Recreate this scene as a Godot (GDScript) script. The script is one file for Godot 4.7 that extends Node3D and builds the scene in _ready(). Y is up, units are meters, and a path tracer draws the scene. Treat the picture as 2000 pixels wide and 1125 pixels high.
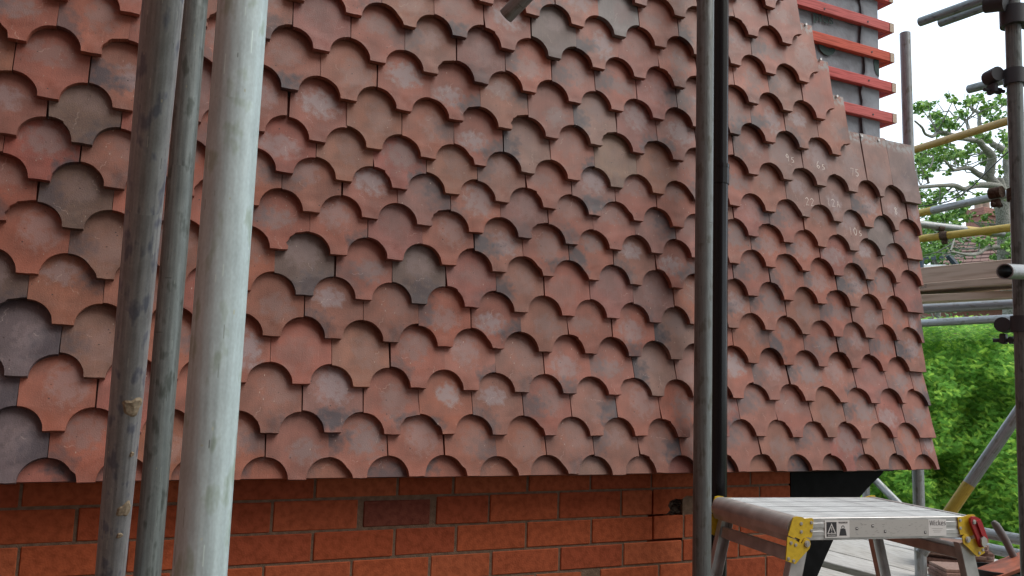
extends Node3D

# ---------------------------------------------------------------- mesh helper
class MB:
	var v := PackedVector3Array()
	var n := PackedVector3Array()
	var u := PackedVector2Array()
	var c := PackedColorArray()
	var i := PackedInt32Array()
	func vert(p: Vector3, nn: Vector3, uv := Vector2.ZERO) -> int:
		v.append(p); n.append(nn); u.append(uv)
		return v.size() - 1
	# a, b, c counter-clockwise as seen from outside
	func tri_i(a: int, b: int, cc: int) -> void:
		i.append(a); i.append(cc); i.append(b)
	func tri(a: Vector3, b: Vector3, cc: Vector3) -> void:
		var nn := (b - a).cross(cc - a).normalized()
		var k := vert(a, nn, Vector2(a.x, a.y)); vert(b, nn, Vector2(b.x, b.y)); vert(cc, nn, Vector2(cc.x, cc.y))
		tri_i(k, k + 1, k + 2)
	func quad(a: Vector3, b: Vector3, cc: Vector3, d: Vector3, ua := Vector2.ZERO, ub := Vector2(1, 0), uc := Vector2(1, 1), ud := Vector2(0, 1)) -> void:
		var nn := (cc - a).cross(d - b).normalized()
		var k := vert(a, nn, ua); vert(b, nn, ub); vert(cc, nn, uc); vert(d, nn, ud)
		tri_i(k, k + 1, k + 2); tri_i(k, k + 2, k + 3)
	# box with chamfered edges
	func box(lo: Vector3, hi: Vector3, ch := 0.0, t := Transform3D.IDENTITY) -> void:
		var ce := (lo + hi) * 0.5
		var h := (hi - lo) * 0.5
		var k: float = minf(ch, minf(h.x, minf(h.y, h.z)) * 0.9)
		var hx := Vector3(h.x, 0, 0); var hy := Vector3(0, h.y, 0); var hz := Vector3(0, 0, h.z)
		var ax := [hx, hy, hz]
		for d in 3:
			for s in [-1.0, 1.0]:
				var N: Vector3 = ax[d] * s
				var A: Vector3 = ax[(d + 1) % 3]; var B: Vector3 = ax[(d + 2) % 3]
				var a2: Vector3 = A - A.normalized() * k; var b2: Vector3 = B - B.normalized() * k
				var p := [N - a2 - b2, N + a2 - b2, N + a2 + b2, N - a2 + b2]
				if s < 0: p.reverse()
				var al: float = A.length() * 2.0; var bl: float = B.length() * 2.0
				quad(t * (ce + p[0]), t * (ce + p[1]), t * (ce + p[2]), t * (ce + p[3]), Vector2(0, 0), Vector2(al, 0), Vector2(al, bl), Vector2(0, bl))
		if k <= 0.0: return
		for d in 3:                      # edges along axis d
			var D: Vector3 = ax[d]; var A: Vector3 = ax[(d + 1) % 3]; var B: Vector3 = ax[(d + 2) % 3]
			var d2: Vector3 = D - D.normalized() * k
			for sa in [-1.0, 1.0]:
				for sb in [-1.0, 1.0]:
					var pa: Vector3 = A * sa + (B - B.normalized() * k) * sb
					var pb: Vector3 = (A - A.normalized() * k) * sa + B * sb
					var q := [pa - d2, pa + d2, pb + d2, pb - d2]
					if sa * sb > 0: q.reverse()
					quad(t * (ce + q[0]), t * (ce + q[1]), t * (ce + q[2]), t * (ce + q[3]))
		for sx in [-1.0, 1.0]:
			for sy in [-1.0, 1.0]:
				for sz in [-1.0, 1.0]:
					var a := Vector3(h.x * sx, (h.y - k) * sy, (h.z - k) * sz)
					var b := Vector3((h.x - k) * sx, h.y * sy, (h.z - k) * sz)
					var cc := Vector3((h.x - k) * sx, (h.y - k) * sy, h.z * sz)
					if sx * sy * sz < 0: tri(t * (ce + a), t * (ce + cc), t * (ce + b))
					else: tri(t * (ce + a), t * (ce + b), t * (ce + cc))
	# hollow tube along +y from 0 to len
	func tube(r: float, ri: float, length: float, sides := 20, t := Transform3D.IDENTITY, segs := 1) -> void:
		for part in 2:
			var rr: float = r if part == 0 else ri
			if rr <= 0.0: continue
			var sg: float = 1.0 if part == 0 else -1.0
			var base := v.size()
			for j in segs + 1:
				for q in sides + 1:
					var a := TAU * q / sides
					var nn := Vector3(cos(a), 0, sin(a))
					vert(t * (nn * rr + Vector3(0, length * j / segs, 0)), (t.basis * (nn * sg)).normalized(), Vector2(float(q) / sides, length * j / segs))
			for j in segs:
				for q in sides:
					var a0: int = base + j * (sides + 1) + q; var b0: int = a0 + sides + 1
					if part == 0:
						tri_i(a0, b0, a0 + 1); tri_i(a0 + 1, b0, b0 + 1)
					else:
						tri_i(a0, a0 + 1, b0); tri_i(a0 + 1, b0 + 1, b0)
		for e in 2:
			var y: float = 0.0 if e == 0 else length
			for q in sides:
				var a := TAU * q / sides; var b := TAU * (q + 1) / sides
				var A := Vector3(cos(a), 0, sin(a)); var B := Vector3(cos(b), 0, sin(b)); var Y := Vector3(0, y, 0)
				if e == 0: quad(t * (A * r + Y), t * (B * r + Y), t * (B * ri + Y), t * (A * ri + Y))
				else: quad(t * (B * r + Y), t * (A * r + Y), t * (A * ri + Y), t * (B * ri + Y))
	# flat polygon (x, y) counter-clockwise pushed along z from z0 to z1
	func plate(poly: PackedVector2Array, z0: float, z1: float, t := Transform3D.IDENTITY) -> void:
		var ix := Geometry2D.triangulate_polygon(poly)
		if ix.is_empty(): return
		var area := 0.0
		for k in poly.size():
			var a := poly[k]; var b := poly[(k + 1) % poly.size()]
			area += a.x * b.y - b.x * a.y
		var pl := poly
		if area < 0.0:
			pl = poly.duplicate(); pl.reverse()
			ix = Geometry2D.triangulate_polygon(pl)
		for k in range(0, ix.size(), 3):
			var a := pl[ix[k]]; var b := pl[ix[k + 1]]; var cc := pl[ix[k + 2]]
			if (b - a).cross(cc - a) < 0.0:
				var s := b; b = cc; cc = s
			tri(t * Vector3(a.x, a.y, z1), t * Vector3(b.x, b.y, z1), t * Vector3(cc.x, cc.y, z1))
			tri(t * Vector3(a.x, a.y, z0), t * Vector3(cc.x, cc.y, z0), t * Vector3(b.x, b.y, z0))
		for k in pl.size():
			var a := pl[k]; var b := pl[(k + 1) % pl.size()]
			quad(t * Vector3(a.x, a.y, z0), t * Vector3(b.x, b.y, z0), t * Vector3(b.x, b.y, z1), t * Vector3(a.x, a.y, z1))
	# swept round limb through points with radii
	func limb(pts: Array, sides := 8) -> void:
		var base := -1
		var up := Vector3(0.3, 0.2, 0.9).normalized()
		var m := pts.size()
		var dist := 0.0
		for k in m:
			var p: Vector3 = pts[k][0]
			var d: Vector3 = (pts[mini(k + 1, m - 1)][0] - pts[maxi(k - 1, 0)][0]).normalized()
			var s := d.cross(up)
			if s.length() < 0.05: s = d.cross(Vector3.UP)
			s = s.normalized()
			var w := s.cross(d).normalized()
			if k > 0: dist += (p - (pts[k - 1][0] as Vector3)).length()
			var b := v.size()
			for q in sides + 1:
				var a := TAU * q / sides
				var nn := s * cos(a) + w * sin(a)
				vert(p + nn * (pts[k][1] as float), nn, Vector2(float(q) / sides, dist))
			if base >= 0:
				for q in sides:
					tri_i(base + q, b + q, base + q + 1); tri_i(base + q + 1, b + q, b + q + 1)
			base = b
		# closed ends
		for e in 2:
			var k: int = 0 if e == 0 else m - 1
			var s0: int = v.size() - (sides + 1) if e == 1 else v.size() - m * (sides + 1) - (0)
			var ce: Vector3 = pts[k][0]
			var dd: Vector3 = (pts[1][0] - pts[0][0]).normalized() if e == 0 else (pts[m - 1][0] - pts[m - 2][0]).normalized()
			if e == 1: s0 = base
			if e == 0:
				continue
			var cidx := vert(ce + dd * (pts[k][1] as float) * 0.5, dd)
			for q in sides:
				tri_i(s0 + q + 1, s0 + q, cidx)
	func mesh() -> ArrayMesh:
		var m := ArrayMesh.new()
		add_to(m)
		return m
	func add_to(m: ArrayMesh) -> void:
		var a := []
		a.resize(Mesh.ARRAY_MAX)
		a[Mesh.ARRAY_VERTEX] = v; a[Mesh.ARRAY_NORMAL] = n; a[Mesh.ARRAY_TEX_UV] = u; a[Mesh.ARRAY_INDEX] = i
		if c.size() == v.size() and c.size() > 0: a[Mesh.ARRAY_COLOR] = c
		m.add_surface_from_arrays(Mesh.PRIMITIVE_TRIANGLES, a)

# ---------------------------------------------------------------- scene helpers
var rng := RandomNumberGenerator.new()
var taken := {}

func numbered(called: String) -> String:
	if not taken.has(called):
		taken[called] = 0
		return called
	taken[called] += 1
	return "%s_%03d" % [called, taken[called]]

func tag(o: Node3D, label: String, category := "", group := "", kind := "") -> void:
	if label: o.set_meta("label", label)
	if category: o.set_meta("category", category)
	if group: o.set_meta("group", group)
	if kind: o.set_meta("kind", kind)

func thing(called: String, label: String, category: String, at := Transform3D.IDENTITY, group := "") -> Node3D:
	var o := Node3D.new()
	o.name = numbered(called)
	add_child(o)
	o.transform = at
	tag(o, label, category, group)
	return o

func part(called: String, m: Mesh, mat: Material, parent: Node, at := Transform3D.IDENTITY) -> MeshInstance3D:
	var o := MeshInstance3D.new()
	o.name = called if parent != self else numbered(called)
	o.mesh = m
	if mat: o.material_override = mat
	parent.add_child(o, true)
	o.transform = at
	return o

func s2(r: float, g: float, b: float) -> Color:      # linear base colour to the sRGB that albedo_color wants
	return Color(r, g, b).linear_to_srgb()

func noise(freq: float, sd: int, oct := 3, kind := FastNoiseLite.TYPE_SIMPLEX_SMOOTH) -> FastNoiseLite:
	var f := FastNoiseLite.new()
	f.noise_type = kind
	f.seed = sd
	f.frequency = freq
	f.fractal_octaves = oct
	return f

func ntex(freq: float, sd: int, stops: Array, w := 512, h := 512, oct := 4) -> NoiseTexture2D:
	var t := NoiseTexture2D.new()
	t.width = w; t.height = h
	t.seamless = true
	t.noise = noise(freq, sd, oct)
	if stops.size() > 0:
		var g := Gradient.new()
		var off := PackedFloat32Array(); var col := PackedColorArray()
		for s in stops:
			off.append(s[0]); col.append(s[1])
		g.offsets = off; g.colors = col
		t.color_ramp = g
	return t

func nbump(freq: float, sd: int, strength := 4.0, w := 512, h := 512) -> NoiseTexture2D:
	var t := NoiseTexture2D.new()
	t.width = w; t.height = h
	t.seamless = true
	t.as_normal_map = true
	t.bump_strength = strength
	t.noise = noise(freq, sd, 4)
	return t

func mat(nm: String, col: Color, rough := 0.7, metal := 0.0, tex: Texture2D = null, scale := Vector3.ONE, tri := false, spec := 0.5) -> StandardMaterial3D:
	var m := StandardMaterial3D.new()
	m.resource_name = nm
	m.albedo_color = col
	m.roughness = rough
	m.metallic = metal
	m.metallic_specular = spec
	if tex: m.albedo_texture = tex
	m.uv1_scale = scale
	if tri: m.uv1_triplanar = true
	return m

func bump(m: StandardMaterial3D, t: Texture2D, k := 1.0) -> StandardMaterial3D:
	m.normal_enabled = true
	m.normal_texture = t
	m.normal_scale = k
	return m

func along(a: Vector3, b: Vector3) -> Transform3D:    # +y runs from a to b
	var y := (b - a).normalized()
	var x := y.cross(Vector3(0, 0, 1))
	if x.length() < 0.1: x = y.cross(Vector3(1, 0, 0))
	x = x.normalized()
	return Transform3D(Basis(x, y, x.cross(y).normalized()), a)

const TUBE_R := 0.02415
const TUBE_I := 0.0205
var M := {}

func scaffold_tube(a: Vector3, b: Vector3, m: Material, label: String, bands := []) -> Node3D:
	var o := thing("scaffold_tube", label, "scaffold tube", along(a, b), "galvanised scaffold tubes round the house")
	var mb := MB.new()
	mb.tube(TUBE_R, TUBE_I, (b - a).length(), 24)
	part("barrel", mb.mesh(), m, o)
	for band in bands:              # [from, to] in metres from a, yellow paint
		var y := MB.new()
		y.tube(TUBE_R + 0.0006, TUBE_R - 0.0004, band[1] - band[0], 24)
		part("painted_band", y.mesh(), M.yellow, o, Transform3D(Basis.IDENTITY, Vector3(0, band[0], 0)))
	return o

# swivel coupler: two forged bands, each clamped by a bolt
func coupler(at: Vector3, dir_a: Vector3, dir_b: Vector3, off: Vector3, label: String, m: Material, k := 1.0) -> Node3D:
	var o := thing("scaffold_coupler", label, "scaffold clamp", Transform3D(Basis.IDENTITY, at), "steel clamps on the scaffold tubes")
	for e in 2:
		var d: Vector3 = dir_a if e == 0 else dir_b
		var p: Vector3 = Vector3.ZERO if e == 0 else off
		var t := along(p - d.normalized() * 0.026 * k, p + d.normalized() * 0.026 * k)
		var mb := MB.new()
		if e == 0: mb.tube(0.0335 * k, TUBE_R + 0.0008, 0.052 * k, 18)
		else: mb.tube(0.025 * k, 0.0, 0.05 * k, 14)
		part("band", mb.mesh(), m, o, t)
		var fl := MB.new()
		fl.box(Vector3(0.028, 0.006, -0.012) * k, Vector3(0.062, 0.046, 0.006) * k, 0.004)
		part("flap", fl.mesh(), m, o, t)
		var bo := MB.new()
		bo.tube(0.0065 * k, 0.0, 0.075 * k, 8, Transform3D(Basis(Vector3.RIGHT, PI / 2), Vector3(0.05, 0.026, -0.034) * k))
		bo.tube(0.0125 * k, 0.0, 0.014 * k, 6, Transform3D(Basis(Vector3.RIGHT, PI / 2), Vector3(0.05, 0.026, 0.012) * k))
		part("bolt", bo.mesh(), m, o, t)
	return o

# ---------------------------------------------------------------- measured rows of the tiled wall
const PITCH := 0.165
const ARC := 0.058
const TLEN := 0.26
const TTH := 0.017
const ROW_H := [0.0, 0.048, 0.164, 0.292, 0.4184, 0.5365, 0.6544, 0.7662, 0.868, 0.972, 1.1019, 1.2323, 1.3643, 1.4943, 1.6243, 1.7543, 1.8843, 2.0143]
const ROW_Z := [0.05, 0.0456, 0.0314, 0.0138, 0.003, 0, 0, 0, 0, 0, 0, 0, 0, 0, 0, 0, 0, 0]
const ROW_X := [0.0, -0.004, 0.004, -0.003, -0.0015, -0.0046, -0.0003, -0.0004, 0.0017, 0.0016, 0.0018, -0.0016, 0.0016, 0.0017, 0.0, 0.001, 0.0, 0.0]
const END_X := 2.525
var row_s := PackedFloat32Array()

const AC := 12
const AR := 8
const CW := 112
const CH := 176
const STROKES := {
	"0": [[Vector2(.5, 0), Vector2(.15, .3), Vector2(.15, .7), Vector2(.5, 1), Vector2(.85, .7), Vector2(.85, .3), Vector2(.5, 0)]],
	"1": [[Vector2(.5, 0), Vector2(.5, 1)]],
	"2": [[Vector2(.1, .2), Vector2(.5, 0), Vector2(.85, .25), Vector2(.1, 1), Vector2(.9, .95)]],
	"5": [[Vector2(.9, .05), Vector2(.3, .05), Vector2(.2, .45), Vector2(.7, .5), Vector2(.8, .8), Vector2(.4, 1), Vector2(.1, .9)]],
	"6": [[Vector2(.7, 0), Vector2(.25, .4), Vector2(.15, .8), Vector2(.5, 1), Vector2(.85, .75), Vector2(.5, .55), Vector2(.2, .75)]],
	"7": [[Vector2(.1, .05), Vector2(.85, 0), Vector2(.4, 1)]],
	"8": [[Vector2(.5, .45), Vector2(.2, .2), Vector2(.5, 0), Vector2(.8, .2), Vector2(.5, .45), Vector2(.15, .75), Vector2(.5, 1), Vector2(.85, .75), Vector2(.5, .45)]],
	"9": [[Vector2(.8, .3), Vector2(.45, .5), Vector2(.2, .25), Vector2(.5, 0), Vector2(.8, .25), Vector2(.7, 1)]],
	"s": [[Vector2(.85, .35), Vector2(.4, .35), Vector2(.3, .6), Vector2(.75, .7), Vector2(.75, .95), Vector2(.2, 1)]],
	"A": [[Vector2(.1, 1), Vector2(.5, .2), Vector2(.9, 1)], [Vector2(.25, .7), Vector2(.75, .7)]],
}

var tile_mats: Array[StandardMaterial3D] = []
var pale_cells: Array[int] = []

func tile_atlas() -> void:
	var W := AC * CW
	var H := AR * CH
	var n1 := noise(0.016, 11, 3).get_image(W, H).get_data()
	var n2 := noise(0.05, 12, 4).get_image(W, H).get_data()
	var n3 := noise(0.34, 13, 3).get_image(W, H).get_data()
	var ns_im := noise(0.22, 14, 2).get_image(W, H / 11)
	ns_im.resize(W, H, Image.INTERPOLATE_BILINEAR)
	var n4 := ns_im.get_data()
	var n5 := noise(0.11, 15, 3).get_image(W, H).get_data()
	var out := PackedByteArray()
	out.resize(W * H * 3)
	var palette := [
		[Vector3(0.630, 0.365, 0.285), 10], [Vector3(0.615, 0.355, 0.285), 9], [Vector3(0.605, 0.375, 0.310), 8], [Vector3(0.590, 0.345, 0.285), 7],
		[Vector3(0.585, 0.375, 0.315), 4], [Vector3(0.560, 0.385, 0.340), 1], [Vector3(0.535, 0.345, 0.290), 2]]
	var bag := []
	for p in palette:
		for k in p[1]: bag.append(p[0])
	var pr := RandomNumberGenerator.new()
	pr.seed = 77
	for cell in AC * AR:
		var ox: int = (cell % AC) * CW
		var oy: int = (cell / AC) * CH
		var base: Vector3 = bag[pr.randi() % bag.size()]
		base *= pr.randf_range(0.95, 1.04)
		base *= Vector3(1.03, 0.98, 0.95)
		base += Vector3(pr.randfn(0, 0.008), pr.randfn(0, 0.008), pr.randfn(0, 0.008))
		var bl := pr.randf_range(0.35, 1.1)
		var bc := Vector2(pr.randf_range(0.35, 0.65), pr.randf_range(0.5, 0.72))
		var bs := Vector2(pr.randf_range(0.28, 0.45), pr.randf_range(0.13, 0.26))
		var dk: float = 0.0 if pr.randf() < 0.28 else pr.randf_range(0.35, 1.0)
		var dc := Vector2(0.02 if pr.randf() < 0.5 else 0.98, pr.randf_range(0.55, 0.95))
		if pr.randf() < 0.3: dc = Vector2(pr.randf_range(0.2, 0.8), 0.97)
		var ds := Vector2(pr.randf_range(0.32, 0.62), pr.randf_range(0.16, 0.32))
		var bcol := Vector3(0.585, 0.465, 0.445)
		if pr.randf() < 0.3: bcol = Vector3(0.66, 0.56, 0.555)
		var tan := pr.randf_range(0.0, 0.12)
		var stk := pr.randf_range(0.0, 1.0)
		var pit := pr.randf_range(0.0, 1.0)
		match cell:
			72, 73: base = Vector3(0.45, 0.335, 0.285); bl = 0.45; dk = 0.7; tan = 0.5          # dark brown
			74, 75: base = Vector3(0.46, 0.355, 0.315); bl = 0.5; dk = 0.7; ds = Vector2(0.7, 0.3)                       # grey brown
			76: base = Vector3(0.53, 0.475, 0.455); bl = 0.8; dk = 0.15; tan = 0.0                 # grey
			77, 78: dk = 0.95; dc = Vector2(0.0, 0.72); ds = Vector2(0.38, 0.28); base = Vector3(0.60, 0.43, 0.37)
			79: base = Vector3(0.43, 0.36, 0.365); dk = 0.8; dc = Vector2(1, 0.7); ds = Vector2(0.5, 0.22); bl = 0.5
			80: dk = 0.95; dc = Vector2(0.55, 0.85); ds = Vector2(0.6, 0.13); base = Vector3(0.60, 0.39, 0.34)
			81: dk = 0.85; dc = Vector2(0.95, 0.88); ds = Vector2(0.5, 0.14)
			82: bcol = Vector3(0.68, 0.60, 0.60); bl = 1.0; bc = Vector2(0.55, 0.56); bs = Vector2(0.3, 0.16); dk = 0.85; dc = Vector2(0.2, 0.9); ds = Vector2(0.3, 0.13)
			83, 84: bcol = Vector3(0.68, 0.60, 0.60); bl = 1.0; bc = Vector2(0.5, 0.55); bs = Vector2(0.4, 0.2); dk = 0.0            # white bloom
			85: base = Vector3(0.58, 0.42, 0.33); tan = 0.6; dk = 0.3; bl = 0.4                    # ochre
			86, 87, 88, 89, 90, 91, 92, 94: base = Vector3(0.58, 0.405, 0.355); bl = 0.9; dk = 0.0
			95: base = Vector3(0.53, 0.405, 0.375); bl = 1.0; dk = 0.4; dc = Vector2(0.9, 0.5)
			93: base = Vector3(0.50, 0.41, 0.38); bl = 0.5; dk = 0.2
		if cell < 72 and bl > 0.70: pale_cells.append(cell)
		for y in CH:
			var fy := float(y) / CH
			var mort := clampf((0.195 - fy) * 14.0, 0.0, 1.0)
			for x in CW:
				var k: int = (oy + y) * W + ox + x
				var fx := float(x) / CW
				var a1 := n1[k] / 255.0; var a2 := n2[k] / 255.0; var a3 := n3[k] / 255.0; var a4 := n4[k] / 255.0; var a5 := n5[k] / 255.0
				var f := 0.80 + 0.26 * a1 + 0.16 * a3
				f *= 0.97 + 0.06 * a4
				var r := base.x * f; var g := base.y * f; var b := base.z * f
				# ochre bloom
				var wt := clampf((a5 - 0.52) * 3.0, 0.0, 1.0) * tan * 0.55
				r += (0.60 - r) * wt; g += (0.45 - g) * wt; b += (0.33 - b) * wt
				# pale lilac bloom
				var dx := (fx - bc.x) / bs.x; var dy := (fy - bc.y) / bs.y
				var w := clampf((1.0 - dx * dx - dy * dy) * 1.25 + (a2 - 0.5) * 1.7 + (a3 - 0.5) * 0.6, 0.0, 1.0) * minf(bl * 0.82, 0.9)
				r += (bcol.x - r) * w; g += (bcol.y - g) * w; b += (bcol.z - b) * w
				# smoke flashing from the kiln
				if dk > 0.0:
					dx = (fx - dc.x) / ds.x; dy = (fy - dc.y) / ds.y
					w = clampf((1.0 - dx * dx - dy * dy) * 1.1 + (a2 - 0.5) * 1.3 + (a1 - 0.5) * 0.8 + (a3 - 0.5) * 0.3, 0.0, 1.0) * dk * 0.9
					r += (0.285 - r) * w; g += (0.245 - g) * w; b += (0.27 - b) * w
				# lime streaks, chalky scuffs, pits
				w = clampf((a4 - 0.70) * 5.0, 0.0, 1.0) * clampf((a5 - 0.45) * 4.0, 0.0, 1.0) * stk * 0.5
				r += (0.76 - r) * w; g += (0.62 - g) * w; b += (0.55 - b) * w
				if a3 > 0.80 and a5 > 0.56:
					w = pit * 0.6
					r += (0.20 - r) * w; g += (0.13 - g) * w; b += (0.11 - b) * w
				# old mortar left on the nib end
				if mort > 0.0:
					w = clampf((a2 - 0.34) * 5.0 + (a3 - 0.5) * 2.0, 0.0, 1.0) * mort * 0.8
					r += (0.64 - r) * w; g += (0.63 - g) * w; b += (0.62 - b) * w
				out[k * 3] = int(clampf(r, 0.0, 1.0) * 217.0); out[k * 3 + 1] = int(clampf(g, 0.0, 1.0) * 226.0); out[k * 3 + 2] = int(clampf(b, 0.0, 1.0) * 232.0)
	var im := Image.create_from_data(W, H, false, Image.FORMAT_RGB8, out)
	# white flecks and scratches
	for cell in AC * AR:
		var ox: int = (cell % AC) * CW
		var oy: int = (cell / AC) * CH
		for k in pr.randi_range(0, 5):
			var x := pr.randi_range(6, CW - 8); var y := pr.randi_range(CH * 2 / 5, CH - 8)
			var q := pr.randf_range(0.55, 0.80)
			im.fill_rect(Rect2i(ox + x, oy + y, 1, pr.randi_range(1, 3)), Color(q, q * 0.93, q * 0.86))
		for k in pr.randi_range(0, 7):
			im.fill_rect(Rect2i(ox + pr.randi_range(4, CW - 6), oy + pr.randi_range(CH / 3, CH - 6), pr.randi_range(1, 2), pr.randi_range(1, 2)), Color(0.20, 0.14, 0.13))
		for scr in pr.randi_range(0, 2):
			var p := Vector2(pr.randf_range(20, CW - 20), pr.randf_range(CH * 0.45, CH - 20))
			var d := Vector2.from_angle(pr.randf_range(-1.5, 1.5))
			for k in pr.randi_range(8, 34):
				p += d.rotated(sin(k * 0.5) * 0.6)
				var q := Vector2i(clampi(int(p.x), 1, CW - 2) + ox, clampi(int(p.y), 1, CH - 2) + oy)
				im.set_pixelv(q, im.get_pixelv(q).lerp(Color(0.8, 0.74, 0.70), pr.randf_range(0.1, 0.6)))
	# chalked sizes
	var chalk := {86: ["9s", 0.50, 0.60], 87: ["6s", 0.40, 0.62], 88: ["75", 0.50, 0.62], 89: ["22", 0.55, 0.70], 90: ["12A", 0.20, 0.66], 91: ["10s", 0.40, 0.64], 92: ["8", 0.50, 0.62]}
	for cell in chalk:
		var ox: int = (int(cell) % AC) * CW
		var oy: int = (int(cell) / AC) * CH
		var t: String = chalk[cell][0]
		var at := Vector2(chalk[cell][1] * CW, chalk[cell][2] * CH)
		for ch in t:
			for line in STROKES[ch]:
				for k in line.size() - 1:
					var a: Vector2 = at + line[k] * Vector2(13, 21)
					var b: Vector2 = at + line[k + 1] * Vector2(13, 21)
					for s in 24:
						var p := a.lerp(b, s / 24.0)
						for e in 2:
							var q := Vector2i(int(p.x) + ox + e, int(p.y) + oy)
							im.set_pixelv(q, im.get_pixelv(q).lerp(Color(0.86, 0.83, 0.80), 0.42 + 0.2 * sin(s * 1.7 + k)))
			at.x += 17
	var tx := ImageTexture.create_from_image(im)
	var nb := nbump(0.42, 41, 2.0, 1536, 1536)
	for cell in AC * AR:
		var m := mat("clay tile", Color.WHITE, 0.55, 0.0, tx, Vector3(1.0 / AC, 1.0 / AR, 1), false, 0.55)
		m.uv1_offset = Vector3(float(cell % AC) / AC, float(cell / AC) / AR, 0)
		bump(m, nb, 0.22)
		tile_mats.append(m)

# club tile: square head, two quarter-round bites at the tail. Local: x across, y up from the tail, z out; the face is z = 0
func tile_mesh(wl: float, wr: float, arc_l: bool, arc_r: bool, sd: int, chip := 0) -> ArrayMesh:
	var r := RandomNumberGenerator.new()
	r.seed = sd
	var mb := MB.new()
	var nz := noise(16.0, sd, 2)
	var lv := []
	var steps := 9
	for k in steps + 1:
		var a := PI * 0.5 * k / steps
		var xl := -wl
		var xr := wr
		var y := ARC * sin(a)
		if arc_l: xl = minf(-wl + ARC * cos(a) + r.randf_range(-0.0006, 0.0006), wr - 0.012)
		if arc_r: xr = maxf(wr - ARC * cos(a) + r.randf_range(-0.0006, 0.0006), -wl + 0.012)
		if chip == 1 and k >= 2 and k <= 6: xr -= r.randf_range(0.004, 0.009)
		if chip == 2 and k <= 2: xl += r.randf_range(0.004, 0.009)
		if chip == 3 and k >= 6: xl += r.randf_range(0.003, 0.008)
		lv.append([y, xl, xr])
	for y in [0.10, 0.15, 0.20, TLEN]: lv.append([y, -wl + r.randf_range(-0.0004, 0.0004), wr + r.randf_range(-0.0004, 0.0004)])
	var nx := 4
	var tot := wl + wr
	var camber := r.randf_range(0.0, 0.0022)
	var grid := []
	for k in lv.size():
		var row := []
		for q in nx + 1:
			var x: float = lerpf(lv[k][1], lv[k][2], float(q) / nx)
			var y: float = lv[k][0]
			if k == 0: y += r.randf_range(-0.0007, 0.0007)
			var z := nz.get_noise_2d(x, y) * 0.0012 - camber * pow((y - 0.03) / 0.13, 2.0) * 0.25
			row.append(Vector3(x, y, z))
		grid.append(row)
	var base := mb.v.size()
	for k in lv.size():
		for q in nx + 1:
			var p: Vector3 = grid[k][q]
			var e := 0.004
			var gx := (nz.get_noise_2d(p.x + e, p.y) - nz.get_noise_2d(p.x - e, p.y)) * 0.0012 / (2 * e)
			var gy := (nz.get_noise_2d(p.x, p.y + e) - nz.get_noise_2d(p.x, p.y - e)) * 0.0012 / (2 * e)
			mb.vert(p, Vector3(-gx, -gy, 1).normalized(), Vector2(clampf((p.x + wl) / tot, 0.01, 0.99), clampf(1.0 - p.y / TLEN, 0.01, 0.99)))
	for k in lv.size() - 1:
		for q in nx:
			var a: int = base + k * (nx + 1) + q
			mb.tri_i(a, a + 1, a + nx + 2); mb.tri_i(a, a + nx + 2, a + nx + 1)
	# edges: a thin worn arris, then the thickness
	var loop := []
	for q in nx + 1: loop.append(grid[0][q])
	for k in range(1, lv.size()): loop.append(grid[k][nx])
	for q in range(nx - 1, -1, -1): loop.append(grid[lv.size() - 1][q])
	for k in range(lv.size() - 2, 0, -1): loop.append(grid[k][0])
	var D := Vector3(0, 0, -TTH)
	for k in loop.size():
		var a: Vector3 = loop[k]; var b: Vector3 = loop[(k + 1) % loop.size()]
		if (b - a).length() < 0.0002: continue
		var ua := Vector2(clampf((a.x + wl) / tot, 0.02, 0.98), clampf(1.0 - a.y / TLEN, 0.02, 0.97))
		var ub := Vector2(clampf((b.x + wl) / tot, 0.02, 0.98), clampf(1.0 - b.y / TLEN, 0.02, 0.97))
		mb.quad(a + D, b + D, b, a, ua, ub, ub, ua)
	# back
	mb.quad(Vector3(wr, ARC, -TTH), Vector3(-wl, ARC, -TTH), Vector3(-wl, TLEN, -TTH), Vector3(wr, TLEN, -TTH), Vector2(.1, .1), Vector2(.2, .1), Vector2(.2, .2), Vector2(.1, .2))
	return mb.mesh()

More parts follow.
